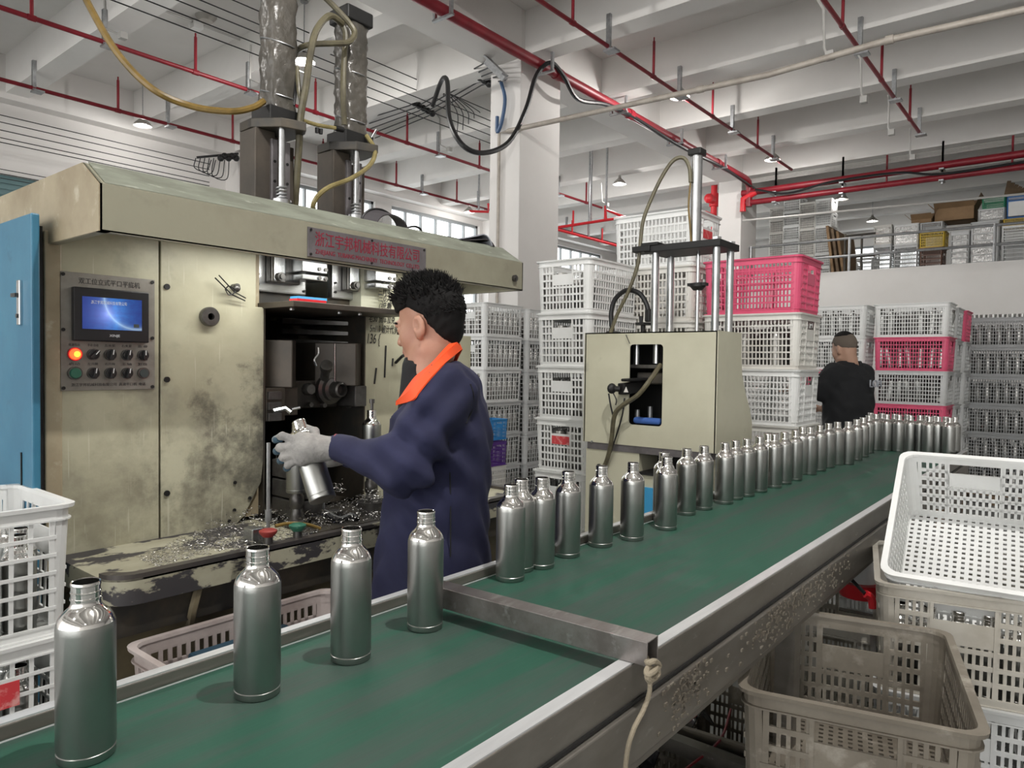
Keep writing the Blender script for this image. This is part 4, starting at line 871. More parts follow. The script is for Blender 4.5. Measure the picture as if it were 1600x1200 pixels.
# ------------------------------------------------------------------ conveyor
ZB, BY0, BY1, BX0, BX1 = .88, .608, 1.13, -.6, 5.12
cv = thing('belt_conveyor', 'long green belt conveyor with aluminium side rails', 'conveyor', (2.2, .88, 0))
MB().box(BX0, BX1, BY0, BY1, ZB-.006, ZB).build('belt', 'belt', cv, smooth=0)
MB().box(BX0, BX1, BY1-.008, BY1-.005, ZB, ZB+.0012).build('rail_reflection', 'aluminium', cv, smooth=0)  # light strip stands in for the rail's reflection along the belt
MB().box(BX0, BX1, BY0, BY1, ZB-.10, ZB-.09).build('belt_return', 'belt', cv, smooth=0)
MB().box(BX0, BX1, BY0+.01, BY1-.01, ZB-.09, ZB-.006).build('belt_bed', 'dark_iron', cv, smooth=0)
for s, (ya, yb_) in ((0, (BY0-.028, BY0)), (1, (BY1, BY1+.024))):
    yo = ya if s == 0 else yb_; sg = -1 if s == 0 else 1
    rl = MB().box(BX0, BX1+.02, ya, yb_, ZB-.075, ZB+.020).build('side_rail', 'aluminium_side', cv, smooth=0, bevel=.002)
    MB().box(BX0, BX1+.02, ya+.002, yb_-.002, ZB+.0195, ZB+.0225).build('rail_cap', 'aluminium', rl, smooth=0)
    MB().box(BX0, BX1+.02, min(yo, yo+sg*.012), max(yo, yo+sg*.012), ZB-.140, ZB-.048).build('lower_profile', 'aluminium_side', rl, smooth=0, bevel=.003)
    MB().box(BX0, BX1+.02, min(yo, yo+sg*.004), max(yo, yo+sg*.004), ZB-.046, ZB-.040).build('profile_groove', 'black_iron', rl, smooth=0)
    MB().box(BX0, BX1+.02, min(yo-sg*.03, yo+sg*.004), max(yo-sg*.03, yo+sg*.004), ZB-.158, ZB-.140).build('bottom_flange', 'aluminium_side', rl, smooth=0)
MB().cyl((BX1, BY0, ZB-.05), (BX1, BY1, ZB-.05), .048, 20).build('end_roller', 'gun_steel', cv)
for x in (-.3, 1.9, 3.4, 4.9):
    for y in (BY0-.01, BY1+.01): MB().box(x-.025, x+.025, y-.025, y+.025, 0, ZB-.14).build('leg', 'aluminium_side', cv, smooth=0)
    MB().box(x-.02, x+.02, BY0, BY1, .28, .32).build('cross_brace', 'aluminium_side', cv, smooth=0)
gb = MB()   # dried white splashes on the side rail
for i in range(420):
    x = random.choice([random.gauss(1.75, .13), random.gauss(2.05, .2), random.gauss(1.22, .05)]); z = ZB - .085 + random.gauss(0, .022)
    z = min(max(z, ZB-.135), ZB-.05); s = random.uniform(.001, .0035); gb.box(x-s*1.5, x+s*1.5, BY0-.0425, BY0-.0395, z-s, z+s)
tag(gb.build('dried_residue', 'crate_dirty', cv, smooth=0), kind='stuff')
for u, v in ((1322, 729), (1318, 732), (1332, 790), (455, 1085)): pass
bits = MB()
# square steel tube laid across the rails and the rope tied to its end
zt_ = ZB + .0225
A = at(697, 930, Z=zt_+.02); B = at(1020, 1018, Z=zt_+.02)
d = B - A; d[2] = 0; L_ = np.linalg.norm(d); d /= L_; s_ = np.cross((0, 0, 1.0), d); c_ = (A + B)/2; c_[2] = zt_ + .0205
A = V3((A[0], A[1], zt_+.0205)) - d*.03; B = V3((B[0], B[1], zt_+.0205)); h = .0205; th = .002
st = MB()
O = lambda p, q: [p + s_*q*a + V3((0, 0, q*b)) for a, b in ((-1,-1), (1,-1), (1,1), (-1,1))]
P = O(A, h) + O(B, h) + O(A, h-th) + O(B, h-th); F = []
for i in range(4): j = (i+1) % 4; F += [(i, j, 4+j, 4+i), (8+j, 8+i, 12+i, 12+j), (i, 8+i, 8+j, j), (4+j, 12+j, 12+i, 4+i)]
st.add(P, F)
tag(st.build('square_tube', 'square_steel', smooth=0, bevel=.0015), 'bare square steel tube lying across the conveyor as a stop', 'steel tube')
rp = thing('rope', 'knotted beige rope tied below the end of the square tube', 'rope', at(1018, 1050, Y=.545))
k0 = at(1019, 1038, Y=.56)
hl = [at(1010, 1028, Y=.572), at(1012, 1036, Y=.548), at(1022, 1033, Y=.54), at(1030, 1040, Y=.548), at(1022, 1046, Y=.542), at(1012, 1044, Y=.545), at(1011, 1054, Y=.54), at(1021, 1050, Y=.535), at(1026, 1044, Y=.54), at(1028, 1054, Y=.54), at(1018, 1062, Y=.537), at(1011, 1058, Y=.54), at(1016, 1066, Y=.54)]
MB().tube(spline(hl, 5), .0048, 8).build('knot', 'rope', rp)
MB().tube(spline([at(1016, 1064, Y=.54), at(1014, 1085, Y=.54), at(1005, 1110, Y=.54), at(990, 1140, Y=.54), at(980, 1175, Y=.545), at(975, 1230, Y=.55)], 6), .0040, 8).build('hanging_end', 'rope', rp)

# ------------------------------------------------------------------ bottles
def bottle_proto(name, n=32, body='bottle_satin', neck='bottle_bright'):
    r = .0350
    b = MB().lathe([(.0325,.0), (.0340,.0012), (.0346,.003), (.0347,.0112), (.0338,.0120), (.0338,.0134), (.0347,.0142), (r,.0160), (r,.166), (.0348,.1715), (.0341,.1765)], n).build(name, body, origin=(0,0,0), smooth=35)
    k = MB().lathe([(.0341,.1765), (.0333,.1796), (.0321,.1826), (.0305,.1855), (.0286,.1882), (.0264,.1907), (.0241,.1930), (.0218,.1951), (.0198,.1972), (.0184,.1994), (.0176,.2017), (.0172,.2040), (.0172,.2066), (.0185,.2074), (.0185,.2092), (.0172,.2100), (.0172,.2152), (.0180,.2159), (.0180,.2173), (.0170,.2181), (.0170,.2243), (.0177,.2250), (.0179,.2280), (.0171,.2296), (.0156,.2290), (.0152,.2150), (.0152,.1900), (.0,.1880)], n).build('neck', neck, b, smooth=40)
    return proto(b, [k])
BP = bottle_proto('metal_bottle')
BOT = []
used = [False]
def put_bottle(p, lab, group='metal bottles standing on the belt', rot=None):
    o = BP if not used[0] else copy_tree(BP)
    used[0] = True; o.location = tuple(map(float, p)); o.rotation_euler = rot if rot else (0, 0, random.random()*6.28)
    tag(o, lab, 'bottle', group); return o
near = [(135, 1.006, 'nearest and largest metal bottle, at the lower left corner'), (402, .996, 'second metal bottle from the lower left on the belt'), (548, .993, 'third metal bottle from the lower left on the belt'), (664, 1.001, 'metal bottle standing just before the square steel tube'),
        (797, 1.074, 'first metal bottle past the square tube, left of its twin'), (813, 1.105, 'metal bottle half hidden behind the first one past the tube'), (845, 1.083, 'third metal bottle past the square tube'), (886, 1.092, 'fourth metal bottle past the square tube'),
        (938, 1.083, 'metal bottle below the trailing cable of the press'), (987, 1.053, 'metal bottle in front of the press base, left of the blue panel'), (1040, 1.040, 'metal bottle in front of the blue lower panel of the press'), (1036, 1.100, 'metal bottle hidden behind the one at the blue panel'),
        (1071, 1.092, 'metal bottle below the dark slot of the press'), (1098, 1.085, 'metal bottle below the right corner of the press')]
for u, Y, lab in near: put_bottle((x_of(u, Y, ZB), Y, ZB), lab)
mid = [(1131, 1.071), (1147, 1.077), (1165, 1.068), (1185, 1.064), (1198, 1.082), (1208, 1.055), (1224, 1.055), (1241, 1.052), (1252, 1.085), (1264, 1.055), (1279, 1.055), (1293, 1.057), (1307, 1.050), (1324, 1.012)]
n_ = 'first second third fourth fifth sixth seventh eighth ninth tenth eleventh twelfth thirteenth fourteenth fifteenth sixteenth'.split()
for i, (u, Y) in enumerate(mid): put_bottle((x_of(u, Y, ZB), Y, ZB), '%s bottle of the row between the press and the man in black' % n_[i])
row1 = [(1337, 4.35), (1347, 4.55), (1356, 4.78), (1367, 4.97), (1384, 4.99), (1403, 5.0), (1421, 5.01), (1436, 5.06), (1450, 4.98), (1464, 5.02), (1482, 4.97)]
def y_of(u, X, z):
    n = RGT - FWD*(u - 800)/FPX; return (n[2]*(CAM[2]-z) - n[0]*X)/n[1]
for i, (u, X) in enumerate(row1): put_bottle((X, y_of(u, X, ZB), ZB), '%s bottle from the left in the front line at the far belt end' % n_[i])
row2 = [(1359, 5.07), (1377, 5.07), (1396, 5.075), (1416, 5.08), (1446, 5.08), (1459, 5.085), (1476, 5.06), (1490, 5.07)]
for i, (u, X) in enumerate(row2): put_bottle((X, y_of(u, X, ZB), ZB), '%s bottle from the left in the back line at the far belt end' % n_[i])
# bottles on the spindles of the machine
for i, (sx, sy) in enumerate(zip(SPX, (2.02, 2.06))): put_bottle((sx, sy, .965 if i == 0 else .99), ('metal bottle on the left spindle, behind the gloved hand', 'metal bottle on the right spindle, behind the sleeve')[i], 'metal bottles clamped in the machine')
MB().cyl((SPX[1], 2.06, 1.21), (SPX[1], 2.06, 1.245), .006, 8).cyl((SPX[1], 2.06, 1.245), (SPX[1], 2.06, 1.26), .010, 8).build('centre_pin', 'gun_steel', mc)
# the bottle in the worker's hand, tilted
HT, HB = at(468, 662, D=1.93), at(506, 786, D=1.86)
za = (HT - HB); za /= np.linalg.norm(za)
hb = put_bottle(HT - za*.222, 'tilted metal bottle held in the gloved hand', 'metal bottles in a hand')
hb.rotation_euler = Vector(za.tolist()).to_track_quat('Z', 'Y').to_euler()
# ------------------------------------------------------------------ slotted plastic crates
CL, CW, CH = .55, .385, .307
def loop(l, w, c, n=4):
    out = []
    for cx, cy, a0 in ((l/2-c, w/2-c, 0), (-l/2+c, w/2-c, 90), (-l/2+c, -w/2+c, 180), (l/2-c, -w/2+c, 270)):
        out += [(cx + c*math.cos(math.radians(a0 + 90*k/n)), cy + c*math.sin(math.radians(a0 + 90*k/n))) for k in range(n+1)]
    return out
def crate_bm(nvL=18, nvW=12, nh=6, vb=.38, hb=.011, floor=(12, 9), plate='short', holes=True, H=CH):
    b = MB(); t = .0035; tp = .012; c = .035
    ins = lambda z: tp*(1 - z/H)
    def ring(z0, z1, o0=0., o1=0., th=t):
        A = loop(CL - 2*ins(z0) + 2*o0, CW - 2*ins(z0) + 2*o0, c); B = loop(CL - 2*ins(z1) + 2*o1, CW - 2*ins(z1) + 2*o1, c)
        A2 = loop(CL - 2*ins(z0) + 2*o0 - 2*th, CW - 2*ins(z0) + 2*o0 - 2*th, c); B2 = loop(CL - 2*ins(z1) + 2*o1 - 2*th, CW - 2*ins(z1) + 2*o1 - 2*th, c); n = len(A)
        P = [(x, y, z0) for x, y in A] + [(x, y, z1) for x, y in B] + [(x, y, z1) for x, y in B2] + [(x, y, z0) for x, y in A2]; F = []
        for k in range(4):
            for i in range(n): j = (i+1) % n; F.append((k*n + i, k*n + j, ((k+1) % 4)*n + j, ((k+1) % 4)*n + i))
        b.add(P, F)
    zr0 = H - .034
    ring(zr0, H - .006); ring(H - .009, H, .009, .010, .0155); ring(zr0 - .004, zr0, .005, .005, .008)
    ring(0, .022); ring(.020, .025, .003, .003, .006)
    def pt(s, u, z, d):
        i = ins(z)
        return {0: (u, -(CW/2 - i - d), z), 1: (CL/2 - i - d, u, z), 2: (-u, CW/2 - i - d, z), 3: (-(CL/2 - i - d), -u, z)}[s]
    def slab(s, u0, u1, z0, z1, d0=-.0005, d1=None):
        d1 = t if d1 is None else d1
        b.add([pt(s, u0, z0, d0), pt(s, u1, z0, d0), pt(s, u1, z0, d1), pt(s, u0, z0, d1), pt(s, u0, z1, d0), pt(s, u1, z1, d0), pt(s, u1, z1, d1), pt(s, u0, z1, d1)],
              [(0,3,2,1), (4,5,6,7), (0,1,5,4), (1,2,6,5), (2,3,7,6), (3,0,4,7)])
    z0, z1 = .022, zr0
    for s in range(4):
        full = CL if s in (0, 2) else CW; U = full/2 - .050; n = nvL if s in (0, 2) else nvW
        # corner posts: straight pieces beside the rounded corner
        slab(s, -full/2 + c + .004, -U, z0, z1); slab(s, U, full/2 - c - .004, z0, z1)
        p = 2*U/n; hasp = (s in (1, 3)) or plate == 'both'; pw = .07 if s in (1, 3) else .075
        for k in range(1, n):
            u = -U + p*k
            if hasp and abs(u) < pw - .005:
                slab(s, u - p*vb/2, u + p*vb/2, z0, z0 + (z1-z0)*.56)
            else: slab(s, u - p*vb/2, u + p*vb/2, z0, z1)
        for k in range(1, nh):
            z = z0 + (z1-z0)*k/nh
            if hasp and z > z0 + (z1-z0)*.56:
                slab(s, -U, -pw, z - hb/2, z + hb/2, -.0025); slab(s, pw, U, z - hb/2, z + hb/2, -.0025)
            else: slab(s, -full/2 + c, full/2 - c, z - hb/2, z + hb/2, -.0025)
        if hasp:
            slab(s, -pw, pw, z0 + (z1-z0)*.55, z0 + (z1-z0)*.80, -.002)
            slab(s, -pw-.004, -pw+.004, z0, z1, -.004); slab(s, pw-.004, pw+.004, z0, z1, -.004)
        else: slab(s, -.004, .004, z0, z1, -.004)
    # rounded corner posts
    n = 4
    for (sx, sy, a0) in ((1,1,0), (-1,1,90), (-1,-1,180), (1,-1,270)):
        P = []; F = []
        for z in (z0, z1):
            i = ins(z); cx, cy = sx*(CL/2 - i - c), sy*(CW/2 - i - c)
            for r in (c, c - t):
                ends = []
                for k in range(n+1): a = math.radians(a0 + 90*k/n); P.append((cx + r*math.cos(a), cy + r*math.sin(a), z))
        m = n+1
        for k in range(n):
            F += [(k, k+1, 2*m+k+1, 2*m+k), (m+k+1, m+k, 3*m+k, 3*m+k+1)]
        b.add(P, F)
    fl_ = .004; ix, iy = CL/2 - tp - .003, CW/2 - tp - .003
    for k in range(floor[0]+1): u = -ix + 2*ix*k/floor[0]; w_ = 2*ix/floor[0]*.27; b.box(u-w_, u+w_, -iy, iy, 0, fl_)
    for k in range(floor[1]+1): u = -iy + 2*iy*k/floor[1]; w_ = 2*iy/floor[1]*.27; b.box(-ix, ix, u-w_, u+w_, .0005, fl_+.0005)
    return b
CRATE_ME = {}
KIND = {'std': dict(), 'fine': dict(nvL=22, nvW=15, nh=7, vb=.30, hb=.008, plate='none'), 'near': dict(nvL=20, nvW=17, nh=6, vb=.46, hb=.013, floor=(24, 17)), 'far': dict(nvL=14, nvW=9, nh=5, floor=(5, 4)), 'open': dict(nvL=12, nvW=8, nh=6, vb=.24, hb=.008)}
BMS = {}
def crate(kind, m, loc, rz, label, group, cat='crate', scale=(1, 1, 1), rot=None):
    key = (kind, m)
    if key not in CRATE_ME:
        if kind not in BMS: BMS[kind] = crate_bm(**KIND[kind])
        q = BMS[kind]; me = bpy.data.meshes.new('plastic_crate'); me.from_pydata(q.v, [], q.f); me.materials.append(MAT[m]); me.update(); CRATE_ME[key] = me
    o = bpy.data.objects.new('plastic_crate', CRATE_ME[key]); COL.objects.link(o); ORG[o.name] = V3((0,0,0))
    o.location = tuple(map(float, loc)); o.rotation_euler = rot if rot else (0, 0, rz); o.scale = scale
    return tag(o, label, cat, group)
plate_me = {}
def name_card(o, side, m='print_red'):
    """printed card on the handle plate of a short side (+1 / -1 along the crate's length)"""
    zc_ = .022 + (CH - .042 - .022)*.675; i = .012*(1 - zc_/CH)
    b = MB().box(-.062, .062, -.0018, 0, zc_ - .024, zc_ + .024); key = (side, m)
    if key not in plate_me:
        me = bpy.data.meshes.new('printed_card'); d = CL/2 - i + .0022
        me.from_pydata([((d - p[1])*side, p[0], p[2]) for p in b.v], [], b.f); me.materials.append(MAT[m]); plate_me[key] = me
    q = bpy.data.objects.new('printed_card', plate_me[key]); COL.objects.link(q); q.parent = o; ORG[q.name] = V3((0,0,0)); return q

# low-detail bottles for the inside of the crates
def small_bottle(name, body, neck):
    b = MB().lathe([(.033,0), (.0345,.012), (.0345,.168), (.031,.184), (.018,.2)], 12).build(name, body, origin=(0,0,0), smooth=50)
    k = MB().lathe([(.018,.2), (.017,.228), (.0,.2285)], 10).build('neck', neck, b, smooth=50); return proto(b, [k])
SBP = {}
stuffm = {'bottle_shaded': MB(), 'bottle_dull': MB(), 'bottle_satin': MB()}
def fill(cx, cy, z, lx, ly, rz, label, group, m='bottle_dull', sides=('x', 'y'), inv=False, single=True, skip=.12, lean=.0):
    """bottles behind the two visible sides of a crate"""
    pts = []; ax, ay = lx/2 - .058, ly/2 - .058; nx, ny = int(2*ax/.074), int(2*ay/.074)
    if 'x' in sides: pts += [(-ax, -ay + 2*ay*k/max(ny, 1)) for k in range(ny+1)]
    if 'y' in sides: pts += [(-ax + 2*ax*k/max(nx, 1), -ay) for k in range(0 if 'x' not in sides else 1, nx+1)]
    inner = [(-ax + 2*ax*i/max(nx, 1), -ay + 2*ay*j/max(ny, 1)) for i in range(0 if 'x' not in sides else 1, nx+1) for j in range(0 if 'y' not in sides else 1, ny+1)]
    for (x, y) in inner: stuffm['bottle_shaded'].lathe([(.033,.01), (.0345,.012), (.0345,.17), (.018,.2), (.017,.23)], 7, (cx + x, cy + y, z))
    if not single: skip = .05
    for (x, y) in pts:
        if random.random() < skip: continue
        if single:
            if m not in SBP: SBP[m] = [small_bottle('crated_bottle', m, 'bottle_neck_dull'), False]
            pr_, u_ = SBP[m]; o = copy_tree(pr_) if u_ else pr_; SBP[m][1] = True
            o.location = (cx + x, cy + y, z + (.236 if inv else .008))
            o.rotation_euler = (math.pi if inv else 0, 0, random.random()*6) if not lean else (random.gauss(0, lean), random.gauss(0, lean), 0)
            if lean: o.location = (cx + x + .01, cy + y + .01, z + .03)
            tag(o, label, 'bottle', group)
        else:
            stuffm[m].lathe([(.033,.01), (.0345,.012), (.0345,.17), (.018,.2), (.017,.23)], 8, (cx + x, cy + y, z))

POS = ['topmost', 'second from top', 'third from top', 'fourth from top', 'fifth from top', 'sixth from top', 'lowest']
def stack(where, x0, y0, lx, ly, mats, ztop, pitch, kind='std', fillm='bottle_dull', cards=(), inv=False, single=True, nofill=(), sides=('x', 'y'), lean=0., jit=.004, vis=None):
    long_x = lx > ly; rz = 0 if long_x else math.pi/2; cx, cy = x0 + lx/2, y0 + ly/2
    sc = (max(lx, ly)/CL, min(lx, ly)/CW, pitch/CH*.998)
    for i, m in enumerate(mats):
        z = ztop - pitch*(i+1); jx, jy = random.uniform(-jit, jit), random.uniform(-jit, jit)
        col = {'crate_white': 'white', 'crate_grey': 'grey', 'crate_dark': 'dark grey', 'crate_cream': 'cream', 'crate_pink': 'pink', 'crate_blue': 'blue', 'crate_purple': 'purple', 'crate_yellow': 'yellow', 'crate_brown': 'brown', 'crate_green': 'green', 'crate_navy': 'blue', 'crate_soiled': 'soiled white'}[m]
        o = crate(kind, m, (cx+jx, cy+jy, z), rz, '%s slotted crate, %s of stack %s' % (col, POS[min(i, 6)], where), 'stacked crates', scale=sc)
        if i in cards: name_card(o, -1)
        if i not in nofill and (vis is None or i < vis): fill(cx+jx, cy+jy, z, lx, ly, rz, 'bottle in the crate %s of stack %s' % (POS[min(i, 6)], where), 'bottles in the crates', fillm, sides, inv, single, lean=lean)
    zb = ztop - pitch*len(mats)
    if zb > .04:
        p = thing('pallet', 'low pallet under stack %s' % where, 'pallet', (cx, cy, 0), 'pallets under crate stacks')
        for k in range(4): MB().box(x0-.02, x0+lx+.02, y0 + ly*k/4, y0 + ly*k/4 + ly*.2, zb-.03, zb-.001).build('board', 'wood', p, smooth=0)
        for k in range(3): MB().box(x0-.02, x0+lx+.02, y0 + (ly-.06)*k/2, y0 + (ly-.06)*k/2+.06, 0, zb-.03).build('bearer', 'wood', p, smooth=0)
wh, gr, crm, pk = 'crate_white', 'crate_grey', 'crate_cream', 'crate_pink'
stack('left of the press, bottles upside down', 3.376, 2.186, CL, .38, [wh, wh, wh, wh, wh, wh], 2.0, .307, inv=True, cards=(3,), fillm='bottle_dull', vis=5)
cB = at(757, 600, D=6.5); cC = at(818, 600, D=6.75)
stack('behind the worker in the blue jacket', cB[0], cB[1], .56, .40, [wh, wh, wh, gr, gr, gr], at(757, 472, X=cB[0])[2], .305, single=False, kind='open')
stack('half hidden behind the worker', cB[0]+.60, cB[1]-.02, .56, .40, [wh, gr, gr, gr, gr, gr], 1.93, .305, single=False, kind='open')
cr_ = thing
stack('before the white column', cC[0]-.02+.62, cC[1]-.3, .5, .40, [gr]*6, 1.92, .305, single=False, kind='open')
stack('behind the press cylinder', 3.93, 1.83, .40, .545, [wh, crm, crm, wh, wh, wh, wh], 2.325, .33, cards=(0,), nofill=(0, 1, 2, 3, 4, 5, 6))
stack('right of the press, crowned by pink', 3.92, 1.215, .40, .55, [pk, crm, wh, crm, wh, wh], 2.0, .307, kind='fine', nofill=(0, 2, 3, 4, 5))
cF = at(1482, 560, D=6.2)
stack('with two pink crates', cF[0], cF[1], .40, .60, [wh, pk, gr, pk, gr, gr], 1.985, .302, kind='fine', fillm='bottle_satin', lean=.12, vis=4)
stack('behind the man in black', cF[0]-.02, cF[1]+.66, .40, .60, [wh, wh, pk, gr, gr, gr], 1.985, .302, kind='fine', fillm='bottle_satin', lean=.06, vis=3)
stack('just behind the two-pink stack', cF[0]+.46, cF[1], .40, .60, [gr, gr, gr, gr, gr, gr], 1.97, .302, kind='fine', single=False, sides=('y',))
stack('topped by a narrow pink crate side', cF[0]+.92, cF[1]-.02, .40, .60, [pk, gr, gr, gr, gr, gr], 1.97, .302, kind='fine', single=False, sides=('y',))
cI = at(1514, 560, D=7.5)
stack('left of the overfull one', cI[0]+.3, cI[1]+.2, .40, .42, ['crate_dark']*6, 1.98, .302, kind='fine', single=False)
stack('at right edge, heaped with metal cups', cI[0], cI[1]-.56, .40, .62, ['crate_dark']*6, 1.94, .302, kind='fine', single=False)
stack('cut by the right picture edge', cI[0], cI[1]-1.22, .40, .62, ['crate_dark']*6, 1.94, .302, kind='fine', single=False)
for k in range(7):
    y = cI[1] - .52 + k*.082
    MB().lathe([(.03,0), (.034,.05), (.031,.05), (.028,.004)], 14, (cI[0]+.06 + .02*(k % 2), y, 1.925)).build('metal_cup', 'bottle_satin', smooth=40)
    tag(bpy.data.objects['metal_cup' + ('' if k == 0 else '.%03d' % k)], 'small metal cup heaped on the overfull grey crate at the right', 'cup', 'metal cups on the far right crate')
# small blue and purple crates left of the press stack
b0 = at(770, 670, D=5.2)
crate('far', 'crate_blue', at(767, 686, D=5.2), 0, 'small bright blue basket behind the worker', 'small baskets', scale=(.36, .4, .48))
q = at(766, 726, D=5.2); crate('far', 'crate_purple', q, 0, 'small purple basket below the blue basket', 'small baskets', scale=(.36, .4, .56))
crate('far', 'crate_cream', q - V3((0, 0, .22)), 0, 'small cream basket under the purple basket', 'small baskets', scale=(.36, .4, .70))
MB().box(q[0]-.12, q[0]+.12, q[1]-.1, q[1]+.1, 0, q[2]-.222).build('support_table', 'dark_iron', smooth=0); tag(bpy.data.objects['support_table'], 'dark stand under the small coloured baskets', 'stand')
# ---- foreground crates
TH = math.radians(14)
def near_crate(m, corner, zrim, rot, label, sc=(1, 1, 1), kind='near', height=CH):
    """corner: its near-left rim corner; long side runs away from the viewer"""
    ux = V3((math.cos(rot), math.sin(rot), 0)); uy = V3((math.sin(rot), -math.cos(rot), 0))
    c = V3((corner[0], corner[1], 0)) + ux*CL*sc[0]/2 + uy*CW*sc[1]/2
    return crate(kind, m, (c[0], c[1], zrim - CH*sc[2]), rot, label, 'loose crates around the conveyor', scale=sc)
dc = near_crate('crate_dirty', (1.48, .56), .716, TH, 'dirty grey-brown empty crate at the lower right corner', (1.06, 1.14, 1))
near_crate('crate_dirty', (1.48, .56), .716-.307, TH, 'grimy crate directly under the dirty empty crate', (1.06, 1.14, 1))
near_crate('crate_grey', (1.48, .56), .716-.614, TH, 'lowest grimy crate under the dirty empty crate', (1.06, 1.14, .33))
LR = V3((2.235, .455)); TH2 = math.radians(13)
near_crate('crate_soiled', LR, .79, TH2, 'soiled white crate full of clear bottles under the tilted crate', (1, 1.08, 1))
near_crate('crate_grey', LR, .79-.305, TH2, 'dark grey crate below the soiled white crate', (1, 1.08, 1))
near_crate('crate_grey', LR, .18, TH2, 'lowest crate of the stack under the tilted crate', (1, 1.08, .58))
# tilted white crate resting inside the soiled one
til = math.radians(33)
TH3 = math.radians(5)
ux = V3((math.cos(TH3)*math.cos(til), math.sin(TH3)*math.cos(til), math.sin(til))); uy = V3((math.sin(TH3), -math.cos(TH3), 0)); uz = np.cross(uy*-1, ux)*-1
uz = np.cross(ux, -uy)
rimc = V3((LR[0]+.03, LR[1]-.005, .815)) ; cc = rimc + ux*CL/2 + uy*CW*1.06/2 - uz*CH*.86
o = crate('near', 'crate_white', cc, 0, 'clean white empty crate tilted towards the viewer on the stack', 'loose crates around the conveyor', scale=(1, 1.06, .86))
o.rotation_euler = Matrix(((ux[0], -uy[0], uz[0]), (ux[1], -uy[1], uz[1]), (ux[2], -uy[2], uz[2]))).to_euler()
# bottles and clear cups inside the soiled crate
for k in range(5):
    b = V3((LR[0], LR[1], 0)) + V3((math.cos(TH2), math.sin(TH2), 0))*.07 + V3((math.sin(TH2), -math.cos(TH2), 0))*(.06 + .072*k)
    o = copy_tree(BP, (b[0], b[1], .79-CH+.008), (0, 0, k)); tag(o, 'metal bottle seen through the slots of the soiled white crate', 'bottle', 'bottles in the soiled crate')
# left stack beside the machine: front faces the viewer
for i, (z, lab) in enumerate(((1.055, 'translucent white crate at the left edge, top of its pair'), (.748, 'translucent white crate with red card under the left top crate'), (.441, 'lowest white crate of the left edge stack'))):
    o = crate('open', 'crate_white', (.655 - .275, 1.865 + .192, z - CH), 0, lab, 'crates at the left edge', scale=(1, 1, 1))
    if i < 2:
        zc_ = z - .115
        MB().box(.655-.235-.055*(1-i), .655-.112-.055*(1-i), 1.864, 1.8655, zc_-.022, zc_+.035) .build('printed_card', 'print_red', None, smooth=0)
        pc = COL.objects[-1]
        pc.location = (pc.location[0] - o.location[0], pc.location[1] - o.location[1], pc.location[2] - o.location[2]); pc.parent = o
        for k in range(6): 
            q = copy_tree(BP, (.19 + .074*k, 1.925, z - CH + .008), (0, 0, k)); tag(q, 'metal bottle inside the %s white crate at the left edge' % ('upper', 'lower')[i], 'bottle', 'bottles in the left edge crates')
        for k in range(3):
            q = copy_tree(BP, (.585, 2.0 + .075*k, z - CH + .008), (0, 0, k)); tag(q, 'metal bottle inside the %s white crate at the left edge' % ('upper', 'lower')[i], 'bottle', 'bottles in the left edge crates')
MB().box(.12, .64, 1.88, 2.23, 0, .441-CH-.001).build('pallet_block', 'wood', smooth=0); tag(COL.objects[-1], 'wooden block under the left edge crates', 'pallet')
# crate between conveyor and machine
mcx = V3((1.045, 1.60))
crate('near', 'crate_pinkish', (mcx[0], mcx[1], .70-CH), 0, 'stained pinkish white crate between conveyor and machine', 'loose crates around the conveyor', scale=(1.06, 1.08, 1))
crate('near', 'crate_grey', (mcx[0], mcx[1], .70-2*CH), 0, 'crate under the stained pinkish crate behind the conveyor', 'loose crates around the conveyor', scale=(1.06, 1.08, 1))
MB().box(.82, 1.35, 1.43, 1.77, 0, .70-2*CH-.001).build('pallet_block', 'wood', smooth=0); tag(COL.objects[-1], 'wooden block under the pinkish crate', 'pallet')
tag(MB().box(.87, 1.15, 1.66, 1.75, .70-CH+.01, .66).build('blue_tub', 'tub_blue', smooth=0, bevel=.01), 'dark blue tub inside the pinkish crate', 'tub')
# clutter on the floor under the belt
crate('near', 'crate_dirty', (2.27, .90, 0.002), .1, 'grey crate pushed under the conveyor', 'crates under the conveyor')
crate('near', 'crate_soiled', (2.98, .72, 0.002), .1, 'grey crate under the conveyor behind the soiled stack', 'crates under the conveyor', scale=(1, 1, 1.6))
crate('near', 'crate_grey', (3.75, .72, 0.002), .1, 'farther grey crate under the conveyor', 'crates under the conveyor', scale=(1, 1, 1.3))
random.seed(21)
tn, tm = 34, 22; tp_ = []  # black plastic film, spread wider to deepen the shade under the belt
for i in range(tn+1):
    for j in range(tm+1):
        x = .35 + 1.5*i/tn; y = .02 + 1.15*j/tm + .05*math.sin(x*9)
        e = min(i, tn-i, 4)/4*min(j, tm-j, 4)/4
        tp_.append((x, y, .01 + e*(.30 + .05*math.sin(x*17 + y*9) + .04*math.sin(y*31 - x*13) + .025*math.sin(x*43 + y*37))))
tag(MB().add(tp_, [(i*(tm+1)+j, (i+1)*(tm+1)+j, (i+1)*(tm+1)+j+1, i*(tm+1)+j+1) for i in range(tn) for j in range(tm)]).build('plastic_tarpaulin', 'black_plastic', smooth=60), 'heap of black plastic film, widened to darken the floor under the conveyor', 'tarpaulin')
